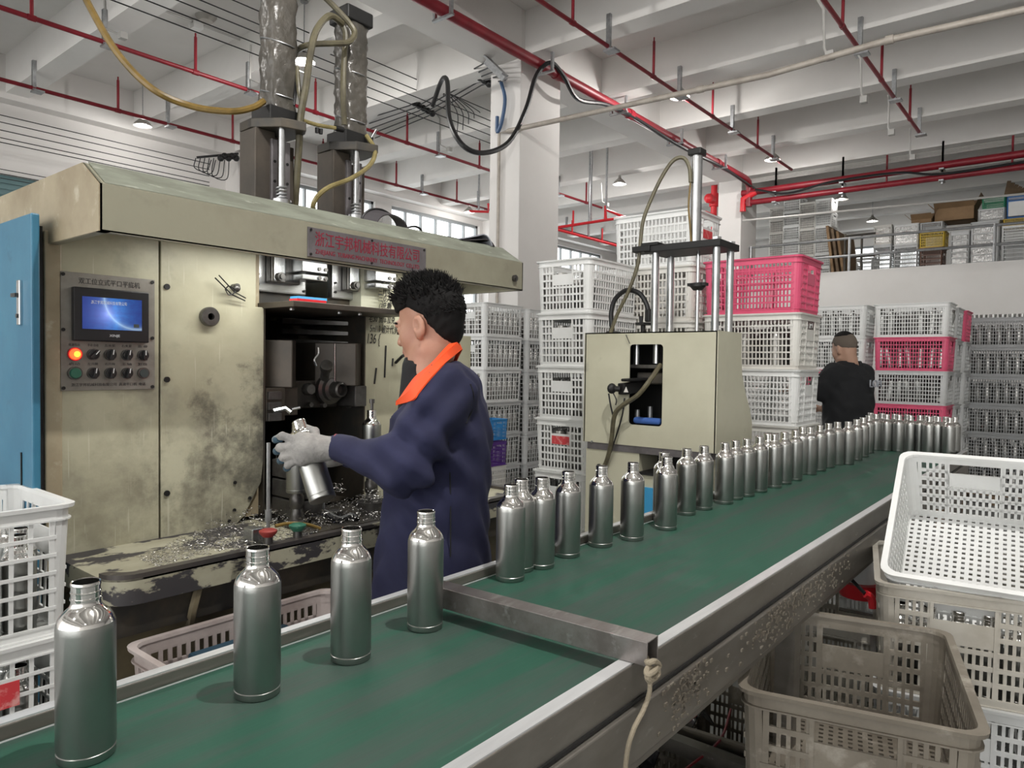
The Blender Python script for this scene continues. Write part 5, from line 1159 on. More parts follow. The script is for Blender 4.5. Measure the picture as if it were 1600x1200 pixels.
for i in range(9):
    x, y = random.uniform(1.2, 2.2), random.uniform(.55, 1.2); a = random.uniform(-.5, .5); L_ = random.uniform(.15, .3)
    d = V3((math.cos(a), math.sin(a), 0)); s = V3((-d[1], d[0], 0)); n = 9; z = .22 + .012*i
    A = [V3((x, y, z)) + d*L_*(k/n - .5) + V3((0, 0, .03*math.sin(k*1.3 + i))) for k in range(n+1)]; B = [p + s*.16 + V3((0, 0, .03*math.cos(k*1.7 + i))) for k, p in enumerate(A)]
    tag(MB().ribbon(A, B, .004).build('plastic_sheet', 'black_plastic', smooth=60), 'crumpled glossy black plastic sheet on the floor under the conveyor', 'plastic sheet', 'black plastic under the conveyor')
for i in range(6):
    x, y = random.uniform(1.1, 2.0), random.uniform(.6, 1.0); a = random.uniform(-.9, .2); z = .26 + .012*i
    tag(MB().tube(spline([(x, y, z), (x + .2*math.cos(a), y + .2*math.sin(a), z+.01), (x + .45*math.cos(a+.2), y + .45*math.sin(a+.2), z-.01)], 4), .004, 5).build('red_strap', 'red_paint', smooth=50), 'thin red strap in the dark clutter under the conveyor', 'strap', 'straps under the conveyor')
rb = thing('red_tool', 'red handled tool leaning beside the soiled crate stack', 'tool', at(1360, 935, D=2.3))
MB().tube(spline([at(1352, 928, D=2.3), at(1361, 934, D=2.3), at(1364, 950, D=2.3)], 4), .013, 8).build('handle', 'red_bright', rb)
MB().tube([at(1352, 928, D=2.3), at(1325, 900, D=2.4)], .006, 6).build('shaft', 'black_iron', rb)
rb = thing('red_bucket', 'red and grey bucket under the conveyor edge', 'bucket', (2.75, .42, .30))
q = at(1345, 905, D=2.6)
MB().lathe([(.07,0), (.085,.05), (.085,.055), (.06,.055)], 18, q - V3((0,0,.06))).build('lower_band', 'red_bright', rb)
MB().lathe([(.055,.055), (.035,.13), (.03,.13)], 18, q - V3((0,0,.06))).build('cone_top', 'crate_grey', rb)
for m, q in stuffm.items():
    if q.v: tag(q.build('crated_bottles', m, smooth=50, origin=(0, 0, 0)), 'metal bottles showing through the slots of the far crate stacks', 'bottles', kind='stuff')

# ------------------------------------------------------------------ mezzanine storage
XZ = 13.0
ords2 = ['leftmost', 'second', 'third', 'fourth']
def box_at(u0, u1, v0, v1, X=XZ):
    a = at(u0, v0, X=X); b = at(u1, v1, X=X); return min(a[1], b[1]), max(a[1], b[1]), b[2], a[2]
def mcrate(u0, u1, v0, v1, m, label, X=XZ, zb=None, depth=.42, foil=False):
    y0, y1, z0, z1 = box_at(u0, u1, v0, v1, X); z0 = z0 if zb is None else zb
    sc = ((y1-y0)/CL, depth/CW, (z1-z0)/CH)
    o = crate('far', m, (X + depth/2, (y0+y1)/2, z0), math.pi/2, label, 'crates on the mezzanine', scale=sc)
    if foil: tag(MB().box(X+.012, X+depth-.02, y0+.02, y1-.02, z0+.01, z1-.01).build('wrapped_goods', 'foil', smooth=0, bevel=.02), 'silver goods in ' + label, 'goods', 'wrapped goods in mezzanine crates')
    return z1
for k, (u0, u1, vt) in enumerate(((1202, 1223, 325), (1224, 1248, 310), (1249, 1272, 318), (1274, 1297, 312))):
    y0, y1, z0, z1 = box_at(u0, u1, vt, 420); n = 6; p = (z1 - ZM)/n
    for i in range(n):
        z = z1 - p*(i+1); o = crate('far', 'crate_cream' if k % 2 == 0 else 'crate_white', (XZ+.2, (y0+y1)/2, z), math.pi/2, '%s mezzanine crate, %s in the %s of the four tall stacks' % ('cream' if k % 2 == 0 else 'white', POS[i], ords2[k]), 'crates on the mezzanine', scale=((y1-y0)/CL, .40/CW, p/CH*.995))
        tag(MB().box(XZ+.03, XZ+.37, y0+.03, y1-.03, z+.01, z+p*.85).build('goods', 'goods_mixed', smooth=0, bevel=.03, seg=1), 'goods filling the %s mezzanine crate of the %s tall stack' % (POS[i], ords2[k]), 'goods', 'goods in the tall mezzanine stacks')
# leaning boards
for k in range(3):
    a = at(1300 + 9*k, 357 + 5*k, X=XZ-.2+.1*k); y = a[1]; h = a[2]
    P = [(XZ-.1+.1*k, y, ZM), (XZ-.1+.1*k, y-.10, ZM)]
    tag(MB().obox((XZ+.05*k, y-.06, (ZM+h)/2), (.5, .0, 0), (0, .02, .0), (0, .06, (h-ZM)/2)).build('leaning_board', 'cardboard' if k != 1 else 'wood', smooth=0), ('brown board leaning beside the tall mezzanine stacks, nearest them', 'dark board leaning in the middle beside the tall stacks', 'brown board leaning farthest from the tall stacks')[k], 'board', 'boards leaning on the mezzanine')
mcrate(1337, 1363, 404, 424, 'crate_grey', 'small grey crate standing before the mezzanine window', zb=ZM)
z1 = mcrate(1364, 1392, 383, 412, 'crate_grey', 'grey crate, lower of the pair right of the window', zb=ZM+.1); mcrate(1365, 1393, 353, 382, 'crate_cream', 'cream crate with tall goods, upper of the pair right of the window', zb=z1, foil=True)
z1 = mcrate(1396, 1434, 384, 412, 'crate_grey', 'grey crate, lower of the second pair right of the window', zb=ZM+.1); mcrate(1396, 1435, 352, 383, 'crate_white', 'white film-covered crate, upper of the second pair right of the window', zb=z1, foil=True)
z1 = mcrate(1437, 1472, 388, 414, 'crate_brown', 'dark brown crate under the yellow crate', zb=ZM); z1 = mcrate(1436, 1476, 363, 387, 'crate_yellow', 'yellow crate on the mezzanine', zb=z1); mcrate(1437, 1473, 349, 362, 'crate_grey', 'grey crate on top of the yellow crate', zb=z1)
z1 = mcrate(1485, 1514, 362, 408, 'crate_grey', 'grey crate of shiny goods left of the railing post', zb=ZM+.1, foil=True)
z1 = mcrate(1517, 1560, 348, 408, 'crate_grey', 'wide grey crate of shiny wrapped goods behind the railing post', zb=ZM+.1, foil=True)
z2 = mcrate(1528, 1570, 328, 347, 'crate_grey', 'grey crate of silver goods under the green crate', zb=z1, foil=True); mcrate(1534, 1571, 310, 327, 'crate_green', 'green crate near the top right of the mezzanine', zb=z2)
z1 = mcrate(1565, 1602, 380, 408, 'crate_grey', 'grey crate at the right edge of the mezzanine, lower', zb=ZM+.05); z1 = mcrate(1565, 1602, 354, 379, 'crate_white', 'white crate at the right edge of the mezzanine, upper', zb=z1); z1 = mcrate(1567, 1602, 343, 353, 'crate_yellow', 'flat yellow crate at the right edge of the mezzanine', zb=z1); mcrate(1573, 1610, 305, 342, 'crate_navy', 'blue crate at the top right edge of the mezzanine', zb=z1)
y0, y1, z0, z1 = box_at(1576, 1602, 316, 336, XZ-.08); tag(MB().box(XZ-.1, XZ-.06, y0, y1, z0, z1).build('white_lid', 'crate_white', smooth=0, bevel=.005), 'white slatted lid leaning on the blue mezzanine crate', 'lid')
for k in range(3):
    a, b = ((1364, 1392), (1396, 1434), (1485, 1560))[k]; y0, y1, z0, _ = box_at(a, b, 380, 415); 
    p = thing('pallet', 'dark pallet under the %s mezzanine crates' % ('first pair of', 'second pair of', 'shiny wrapped')[k], 'pallet', (XZ+.2, (y0+y1)/2, ZM), 'mezzanine pallets')
    MB().box(XZ-.05, XZ+.5, y0-.05, y1+.05, ZM+.07, ZM+.098).build('deck', 'wood', p, smooth=0)
    for j in range(3): MB().box(XZ-.05, XZ+.5, y0-.05+(y1-y0)*j/2, y0+.05+(y1-y0)*j/2, ZM, ZM+.07).build('bearer', 'wood', p, smooth=0)
# open cardboard boxes
def carton(u0, u1, v0, v1, label, zb, flaps=True, X=XZ+.05):
    y0, y1, z0, z1 = box_at(u0, u1, v0, v1, X); z0 = zb
    t = thing('cardboard_box', label, 'box', (X+.2, (y0+y1)/2, z0), 'cardboard boxes on the mezzanine')
    b = MB(); d = .42
    b.box(X, X+.008, y0, y1, z0, z1).box(X+d-.008, X+d, y0, y1, z0, z1).box(X, X+d, y0, y0+.008, z0, z1).box(X, X+d, y1-.008, y1, z0, z1).box(X, X+d, y0, y1, z0, z0+.008); b.build('carton', 'cardboard', t, smooth=0)
    if flaps:
        for (P, Q) in ((((X, y0, z1), (X, y1, z1)), (-.10, 0, .07)), (((X+d, y0, z1), (X+d, y1, z1)), (.04, 0, .16)), (((X, y0, z1), (X+d, y0, z1)), (0, -.08, .18)), (((X, y1, z1), (X+d, y1, z1)), (0, .10, .10))):
            P0, P1, q = V3(P[0]), V3(P[1]), V3(Q); MB().ribbon([P0, P1], [P0 + q, P1 + q], .006).build('flap', 'cardboard', t, smooth=0)
    return t
y0, y1, z0, zc_ = box_at(1437, 1473, 349, 362)
carton(1460, 1522, 327, 350, 'large opened cardboard box with flaps on the mezzanine crates', zc_+.001)
carton(1424, 1456, 344, 351, 'flat cardboard box left of the large opened box', zc_+.001, True, XZ+.02)
for k in range(6):
    a = at(1572 + 4*k, 305, X=XZ+.1); b = at(1577 + 6*k, 283 + 3*k, X=XZ+.2)
    tag(MB().bar(a, b, .05, .02, (1, 0, 0)).build('wood_slat', 'wood', smooth=0), 'dark wooden slat of the bundle above the blue mezzanine crate', 'slat', 'bundle of slats on the mezzanine')
# railing
rg = thing('mezzanine_railing', 'thin steel railing along the mezzanine edge', 'railing', (XM+.08, 0, ZM))
zt_, zm_ = (at(1600, 348, X=XM+.08)[2] + at(1297, 375, X=XM+.08)[2])/2, (at(1600, 378, X=XM+.08)[2] + at(1248, 406, X=XM+.08)[2])/2
for z in (zt_, zm_): MB().cyl((XM+.08, -4, z), (XM+.08, CY0-.02, z), .02, 8).build('rail', 'galvanised', rg)
for u in (1173, 1327, 1553): 
    y = at(u, 400, X=XM+.08)[1]; MB().cyl((XM+.08, y, ZM), (XM+.08, y, zt_+.02), .022, 8).build('post', 'galvanised', rg)
y = at(1348, 395, X=XM+.4)[1]
pb = thing('guard_frame', 'dark steel guard frame in front of the mezzanine window', 'frame', (XM+.4, y, ZM))
for u in (1320, 1346): yy = at(u, 400, X=XM+.4)[1]; MB().cyl((XM+.4, yy, ZM), (XM+.4, yy, at(u, 366, X=XM+.4)[2]), .018, 8).build('upright', 'dark_iron', pb)
ya, yb_ = at(1320, 366, X=XM+.4)[1], at(1368, 366, X=XM+.4)[1]; zf = at(1340, 367, X=XM+.4)[2]
MB().cyl((XM+.4, ya, zf), (XM+.4, yb_, zf), .018, 8).build('top_bar', 'dark_iron', pb); MB().cyl((XM+.4, ya, zf-.35), (XM+.4, yb_, zf-.35), .014, 8).build('mid_bar', 'dark_iron', pb)
wp = thing('overhead_pipe', 'thin grey pipe crossing in front of the mezzanine stacks', 'pipe', at(1400, 322, X=11.2))
MB().cyl(at(1160, 345, X=11.0), at(1620, 301, X=11.6), .016, 8).build('pipe', 'grey_conduit', wp)
# ------------------------------------------------------------------ hydraulic press beside the belt
PX, PYa, PYb = 3.05, 1.30, 2.00
pz1, pz0 = 1.558, 1.008
ps = thing('press_machine', 'beige four-column hydraulic press standing beside the conveyor', 'machine', (3.25, 1.65, 0))
# front plate with a round-cornered window
wy0, wy1 = y_of(1035, PX, 1.3), y_of(983, PX, 1.3); wz0, wz1 = at(1010, 665, X=PX)[2], at(1010, 538, X=PX)[2]
inn = []; c = .018
for cy, cz, a0 in ((wy1-c, wz1-c, 0), (wy0+c, wz1-c, 90), (wy0+c, wz0+c, 180), (wy1-c, wz0+c, 270)):
    inn += [(cy + c*math.cos(math.radians(a0 + 22.5*k)), cz + c*math.sin(math.radians(a0 + 22.5*k))) for k in range(5)]
out = [(PYb, pz1)]*5 + [(PYa, pz1)]*5 + [(PYa, pz0)]*5 + [(PYb, pz0)]*5
b = MB(); n = 20
for x in (PX, PX+.006): b.add([(x, y, z) for y, z in inn] + [(x, y, z) for y, z in out], [])
F = []
for i in range(n):
    j = (i+1) % n
    F.append((i, j, n+j, n+i) if out[i] != out[j] else (i, j, n+i))
    F.append((2*n+j, 2*n+i, 3*n+i, 3*n+j) if out[i] != out[j] else (2*n+j, 2*n+i, 3*n+i))
    F.append((j, i, 2*n+i, 2*n+j))
b.f += F
b.build('front_plate', 'press_paint', ps, smooth=0)
pf = [(PX, pz0), (PX, pz1), (PX+.27, pz1), (PX+.275, pz1-.12), (PX+.29, pz1-.20), (PX+.34, pz1-.29), (PX+.395, pz1-.36), (PX+.43, pz1-.43), (PX+.435, pz0)]
for ya, yb_, nm in ((PYa-.004, PYa+.006, 'side_plate'), (PYb-.006, PYb+.004, 'side_plate')):
    MB().prism([(x, ya, z) for x, z in pf], [(x, yb_, z) for x, z in pf]).build(nm, 'press_paint' if nm != 'x' else '', ps, smooth=0)
for i in range(1, len(pf)-1):
    (xa_, za_), (xb_, zb_) = pf[i], pf[i+1]
    MB().prism([(xa_, PYa, za_), (xb_, PYa, zb_), (xb_-.006, PYa, zb_-.006), (xa_-.006 if i > 1 else xa_, PYa, za_-.006)], [(xa_, PYb, za_), (xb_, PYb, zb_), (xb_-.006, PYb, zb_-.006), (xa_-.006 if i > 1 else xa_, PYb, za_-.006)]).build('cover_sheet', 'press_paint', ps, smooth=0)
MB().box(PX+.25, PX+.26, PYa+.01, PYb-.01, pz0, pz1-.01).build('inner_back', 'black_iron', ps, smooth=0)
for (u, v0, v1, r_) in ((995, 538, 570, .018), (1026, 538, 568, .018), (996, 640, 652, .012), (1016, 635, 655, .012)):
    q0 = at(u, v0, X=PX+.1); q1 = at(u, v1, X=PX+.1); MB().cyl((q0[0], q0[1], q1[2]), (q0[0], q0[1], min(q0[2]+.05, pz1-.02)) if r_ > .015 else (q0[0], q0[1], q0[2]), r_, 12).build('guide_column', 'bright_steel' if r_ > .015 else 'galvanised', ps)
MB().box(PX+.05, PX+.2, wy0-.03, wy1+.03, at(1010, 572, X=PX+.1)[2]-.01, at(1010, 570, X=PX+.1)[2]).build('ram_plate', 'gun_steel', ps, smooth=0)
MB().box(PX+.07, PX+.18, wy0-.01, wy1, at(1010, 600, X=PX+.1)[2], at(1010, 582, X=PX+.1)[2]).build('ram_block', 'dark_iron', ps, smooth=0, bevel=.008)
MB().box(PX+.02, PX+.06, wy0+.02, wy1-.01, wz0+.004, wz0+.035).build('blue_cloth', 'cloth_blue', ps, smooth=0, bevel=.012)
MB().prism([(PX+.10, wy0+.005, wz0), (PX+.10, wy0+.05, wz0), (PX+.10, wy0+.03, wz0+.075), (PX+.10, wy0+.005, wz0+.07)], [(PX+.13, wy0+.005, wz0), (PX+.13, wy0+.05, wz0), (PX+.13, wy0+.03, wz0+.075), (PX+.13, wy0+.005, wz0+.07)]).build('red_part', 'red_paint', ps, smooth=0)
# neck bar and lower stand
MB().box(PX+.005, PX+.42, PYa+.02, PYb-.02, pz0-.035, pz0+.002).build('neck_bar', 'plate_steel', ps, smooth=0)
sy0, sy1 = y_of(1063, PX, .95), y_of(997, PX, .95); sz0, sz1 = at(1030, 745, X=PX)[2], pz0-.03
bs = MB().box(PX+.01, PX+.42, PYa+.02, sy0, 0, pz0-.035).box(PX+.01, PX+.42, sy1, PYb-.01, 0, pz0-.035).box(PX+.01, PX+.42, sy0, sy1, 0, sz0).build('stand', 'press_paint', ps, smooth=0)
MB().box(PX+.2, PX+.4, sy0, sy1, sz0, pz0-.035).box(PX+.0, PX+.2, sy0+.002, sy1-.002, sz0, sz0+.012).build('slot_interior', 'black_iron', ps, smooth=0)
MB().box(PX-.002, PX+.012, y_of(1045, PX, .7)-.02, y_of(1005, PX, .7), .30, at(1012, 762, X=PX)[2]).build('blue_panel', 'blue_light', ps, smooth=0)
# columns, top plate, cylinder
CX0, CX1 = PX+.075, PX+.235; CYa = y_of(1118, CX0, 1.7); CYb = y_of(1023, CX0, 1.7)
tz_ = at(1118, 386, X=CX0)[2]
for x in (CX0, CX1):
    for y in (CYa, CYb): MB().cyl((x, y, pz1-.01), (x, y, tz_), .0175, 16).cyl((x, y, tz_+.03), (x, y, tz_+.045), .022, 6).build('guide_post', 'bright_steel', ps)
MB().box(CX0-.035, CX1+.035, CYa-.03, CYb+.045, tz_, tz_+.032).build('top_plate', 'black_iron', ps, smooth=0, bevel=.003)
MB().box(CX0-.045, CX0+.05, CYb+.01, y_of(994, CX0, 1.9), tz_+.004, tz_+.032).box(CX0-.04, CX0+.03, CYb-.03, CYb+.06, tz_+.03, tz_+.046).build('plate_bracket', 'black_iron', ps, smooth=0, bevel=.003)
kx, ky = (CX0+CX1)/2, y_of(1087, (CX0+CX1)/2, 2.1); kz = at(1087, 243, X=kx)[2]
MB().cyl((kx, ky, tz_+.03), (kx, ky, kz), .0265, 20).build('cylinder', 'bright_steel', ps)
MB().obox((kx, ky, kz+.012), (.034,0,0), (0,.034,0), (0,0,.016)).build('cylinder_cap', 'black_iron', ps, smooth=0, bevel=.006)
qy = y_of(1090, kx, 1.75)
MB().cyl((kx, qy, pz1-.01), (kx, qy, tz_), .0085, 12).build('piston_rod', 'chrome', ps)
q = at(1090, 447, X=kx); MB().lathe([(.022,0), (.030,.01), (.036,.016), (.036,.032), (.02,.036)], 12, (kx, qy, q[2]-.02)).box(kx-.02, kx+.02, qy-.045, qy+.045, q[2]+.0, q[2]+.014).build('clamp_knob', 'black_iron', ps)
def ph(name, m, r, pts, n=7): return MB().tube(spline(pts, n), r, 8).build(name, m, ps)
ph('hydraulic_hose', 'hose_olive', .0095, [at(1079, 285, X=kx-.03), at(1077, 262, X=kx-.03), at(1068, 247, X=kx-.04), at(1052, 251, X=kx-.06), at(1035, 275, X=kx-.08), at(1018, 310, X=kx-.09), at(1005, 345, X=kx-.1), at(1000, 385, X=kx-.1), at(996, 415, X=kx-.1), at(982, 455, X=kx-.1), at(965, 490, X=kx-.1), at(954, 520, X=kx-.1)])
ph('air_hose', 'hose_amber', .005, [at(1079, 285, X=kx-.03), at(1076, 320, X=kx-.03), at(1078, 350, X=kx-.03), at(1080, 382, X=kx-.03)])
ph('black_cable', 'black_rubber', .0125, [at(957, 518, X=kx-.05), at(955, 490, X=kx-.05), at(961, 468, X=kx-.05), at(978, 454, X=kx-.05), at(998, 458, X=kx-.05), at(1010, 475, X=kx-.05), at(1014, 495, X=kx-.05)])
q = at(958, 519, X=kx-.05); MB().cyl((q[0], q[1], pz1), (q[0], q[1], pz1+.012), .05, 16, .03).build('cable_base', 'black_iron', ps)
q = at(1005, 508, X=kx-.05); MB().cyl((q[0], q[1], pz1), (q[0], q[1], q[2]), .012, 10).cyl((q[0], q[1], q[2]-.0), (q[0], q[1], q[2]+.012), .045, 6).cyl((q[0], q[1]+.012, q[2]), (q[0], q[1]+.012, q[2]+.045), .010, 8).build('valve_fitting', 'black_iron', ps)
q = at(1013, 493, X=kx-.05); MB().obox(q, (.014,0,0), (0,.014,0), (0,0,.032)).build('cable_plug', 'black_iron', ps, smooth=0, bevel=.006)
# gripper sticking out of the window and its cables
gx = PX-.06
g0, g1 = at(970, 608, X=gx), at(1000, 604, X=PX+.06)
MB().bar(g0, g1, .045, .055).bar(at(975, 594, X=gx), at(1012, 592, X=PX+.08), .05, .014).build('gripper_arm', 'black_iron', ps, smooth=0, bevel=.005)
q = at(956, 607, X=gx-.01); MB().ball(q, (.028, .022, .026)).cyl(q, g0, .014, 10).build('gripper_claw', 'black_iron', ps)
q = at(978, 609, X=gx-.024); MB().prism([q + V3((0, .012, -.012)), q + V3((0, -.012, -.012)), q + V3((0, 0, .014))], [q + V3((.003, .012, -.012)), q + V3((.003, -.012, -.012)), q + V3((.003, 0, .014))]).build('warning_label', 'crate_cream', ps, smooth=0)
ph('sleeved_cable', 'hose_olive', .0115, [at(1032, 570, X=PX+.02), at(1015, 595, X=PX-.06), at(996, 618, X=PX-.07), at(972, 634, X=PX-.07), at(960, 650, X=PX-.06), at(955, 690, X=PX-.04), at(948, 720, X=PX-.02), at(939, 738, X=PX+.01)])
ph('thin_cable', 'black_rubber', .004, [at(951, 615, X=gx-.01), at(954, 633, X=gx-.01), at(958, 650, X=PX-.06)])
ph('thin_cable', 'black_rubber', .004, [at(976, 622, X=gx), at(972, 650, X=PX-.06), at(960, 690, X=PX-.03), at(950, 720, X=PX-.02)])
ph('thin_cable', 'black_rubber', .003, [at(957, 612, X=gx-.012), at(963, 625, X=gx-.012), at(962, 633, X=gx-.012)])
q = at(935, 729, X=PX); MB().cyl(q, q + V3((.012, 0, 0)), .013, 14).build('cable_hole', 'black_iron', ps)
q = at(925, 690, X=PX); MB().cyl(q, q - V3((.004, 0, 0)), .006, 8).build('bolt', 'galvanised', ps)
ph('wire_tail', 'wire_black', .002, [at(978, 523, X=PX-.004), at(981, 530, X=PX-.01), at(984, 537, X=PX-.006)])
# tray of the big machine is continued by a low side bench between machine and press
# ------------------------------------------------------------------ people
LFT = -RGT.copy(); LFT[2] = 0; LFT /= np.linalg.norm(LFT)
AWY = FWD.copy(); AWY[2] = 0; AWY /= np.linalg.norm(AWY)
Z3 = V3((0, 0, 1))
def head_frame(turn, nod, lean=0.0):
    """turn: degrees from picture-left towards straight away from the viewer; nod: degrees down"""
    a, n = math.radians(turn), math.radians(nod)
    f = LFT*math.cos(a) + AWY*math.sin(a); l = np.cross(Z3, f)
    f2 = f*math.cos(n) - Z3*math.sin(n); u2 = np.cross(f2, l); 
    return np.array([f2, l, u2])
def head_sdf(C, R, neck_to, k=1.0):
    def fn(P):
        Q = (P - C) @ R.T / k
        d = s_ell(Q, (-.012, 0, .032), (.098, .076, .098))
        d = smin(d, s_ell(Q, (.030, 0, -.045), (.066, .056, .074)), .03)
        d = smin(d, s_ell(Q, (.058, 0, -.092), (.030, .030, .026)), .022)          # chin
        for s in (-1, 1):
            d = smin(d, s_ell(Q, (.050, s*.040, -.030), (.030, .024, .034)), .02)   # cheek
            d = smin(d, s_cap(Q, (.010, s*.052, -.075), (.050, s*.028, -.100), .018, .016), .02)   # jaw
        d = smin(d, s_cap(Q, (.086, -.032, .016), (.086, .032, .016), .011, .011), .016)   # brow
        for s in (-1, 1): d = -smin(-d, s_ell(Q, (.098, s*.031, -.004), (.016, .017, .010)), .010)   # sockets
        for s in (-1, 1): d = smin(d, s_ell(Q, (.076, s*.031, -.004), (.015, .016, .014)), .004)    # lids
        d = smin(d, s_cap(Q, (.090, 0, .004), (.108, 0, -.032), .006, .0115), .010)   # nose
        for s in (-1, 1): d = smin(d, s_ell(Q, (.098, s*.011, -.036), (.011, .009, .008)), .006)
        d = smin(d, s_ell(Q, (.091, 0, -.060), (.010, .024, .007)), .006)
        d = smin(d, s_ell(Q, (.089, 0, -.072), (.010, .021, .0075)), .006)
        d = np.maximum(d, -s_ell(Q, (.101, 0, -.0655), (.007, .022, .0022)))
        for s in (-1, 1):
            e = s_ell(Q, (-.010, s*.081, -.014), (.020, .010, .033)); e = np.maximum(e, -s_ell(Q, (-.005, s*.092, -.010), (.0115, .010, .020)))
            e = smin(e, s_ell(Q, (-.002, s*.076, -.040), (.010, .008, .011)), .008); d = smin(d, e, .006)
        d = d*k
        nb = (C + R.T @ (V3((-.030, 0, -.050))*k)); d = smin(d, s_cap(P, nb, neck_to, .055*k, .064*k), .03)
        return d
    return fn
# ---- the worker in the blue jacket
D0 = 2.07
HC = at(671, 506, D=D0); HR = head_frame(24, 13)
base = at(690, 700, D=D0 + .0); base[2] = 0
NB = V3((base[0], base[1], 1.375)) + LFT*.045
W = lambda f, l, z: V3((base[0], base[1], z)) + LFT*f - AWY*l      # f: to the picture's left (forward), l: towards the viewer (his left)
SHL, SHR = W(-.015, .175, 1.315), W(-.005, -.175, 1.315)
EL, WL = at(634, 728, D=1.80), at(527, 700, D=1.875)
ER, WR = W(.10, -.26, 1.08), W(.32, -.20, 1.10)
headf = head_sdf(HC, HR, NB, .985)
def body_fn(P):
    d = headf(P)
    t = s_cap(P, W(.0, 0, .92), W(0, 0, 1.24), .10, .12); d = smin(d, t, .05)
    for a, b, c in ((SHL, EL, WL), (SHR, ER, WR)):
        d = smin(d, s_cap(P, a, b, .042, .034), .03); d = smin(d, s_cap(P, b, c, .034, .024), .02)
    return d
lo = np.minimum.reduce([WL, WR, W(.2,.3,0), W(-.2,-.3,0), W(.2,-.3,0), W(-.2,.3,0)]) - .03; hi = np.maximum.reduce([HC + .14, WL, WR, W(.2,.3,1), W(-.2,-.3,1), W(.2,-.3,1), W(-.2,.3,1)]) + .03
# coarse body, fine head: the head region is meshed finer and joined along the neck inside the collar
pw = organic('person', 'skin', body_fn, (lo[0]+.02, lo[1]+.02, .78), (hi[0]-.02, hi[1]-.02, hi[2]), .0050, origin=(base[0], base[1], 0))
tag(pw, 'worker in navy jacket with orange collar facing the machine, holding a bottle', 'person')
# finer relief: brows, eye line, lips
def hp(f, l, u): return HC + HR.T @ (V3((f, l, u))*.985)
for s in (1, -1):
    MB().tube(spline([hp(.098, s*.014, .018), hp(.096, s*.030, .023), hp(.082, s*.047, .018)], 4), .0035, 6).build('eyebrow', 'hair', pw)
    MB().tube(spline([hp(.0925, s*.019, -.007), hp(.0935, s*.031, -.0105), hp(.085, s*.044, -.008)], 4), .0022, 6).build('eyelashes', 'eye_dark', pw)
MB().tube(spline([hp(.092, -.020, -.0665), hp(.1015, 0, -.0655), hp(.092, .020, -.0665)], 4), .0042, 6).build('lips', 'lip', pw)
# hair
def hair_fn(P):
    Q = (P - HC) @ HR.T / .985
    d = s_ell(Q, (-.014, 0, .038), (.105, .083, .100))
    d = smin(d, s_ell(Q, (.040, 0, .088), (.062, .058, .040)), .03)
    d = smin(d, s_ell(Q, (-.046, 0, -.022), (.054, .064, .068)), .02)
    n = .0010*np.sin(Q[:,0]*170 + Q[:,1]*90)*np.sin(Q[:,1]*150 + Q[:,2]*60) + .0010*np.sin(Q[:,2]*210 + Q[:,0]*130)
    d = d + n
    face = .052*(1) + 0*Q[:,0]
    # hairline: keep above the forehead, behind the temple, above the nape
    line = np.maximum(.058 - Q[:,2] - np.clip((.055 - Q[:,0]), 0, .3)*1.15, -1)
    cut = np.where(Q[:,0] > .02, .050 - Q[:,2] - (Q[:,0] - .09)*.0, np.where(Q[:,0] > -.03, .012 + (Q[:,0] + .03)*.76 - Q[:,2], -.086 + np.clip(Q[:,0] + .075, 0, .055)*1.75 - Q[:,2]))
    return np.maximum(d, cut)
ho = organic('hair', 'hair', hair_fn, HC - .16, HC + .17, .006, parent=pw)
tf = MB()
for i in range(1900):
    th = random.uniform(0, 6.283); ph_ = random.uniform(.0, 1.9)
    n = V3((math.sin(ph_)*math.cos(th), math.sin(ph_)*math.sin(th), math.cos(ph_)))
    q = V3((-.014, 0, .038)) + n*V3((.103, .081, .098))
    if q[0] > .02 and q[2] < .07: continue
    if q[2] < -.02 or (q[2] < .045 and q[0] > -.035): continue
    if q[0] > .0: q = q + V3((.012, 0, .012))
    d = n*.7 + V3((random.gauss(.20, .3), random.gauss(0, .3), random.gauss(.45, .25))); d /= np.linalg.norm(d)
    L_ = random.uniform(.012, .028) if q[2] > .06 else random.uniform(.006, .011)
    if q[2] < .06: d = d*V3((1, 1, .2)) - V3((.5, 0, .9)); d /= np.linalg.norm(d)
    p0 = HC + HR.T @ (q*.985); p1 = HC + HR.T @ ((q + d*L_)*.985)
    tf.cyl(p0, p1, .0034, 4, .0004, cap=False)
tag(tf.build('hair_tufts', 'hair', ho, smooth=60), kind='stuff')
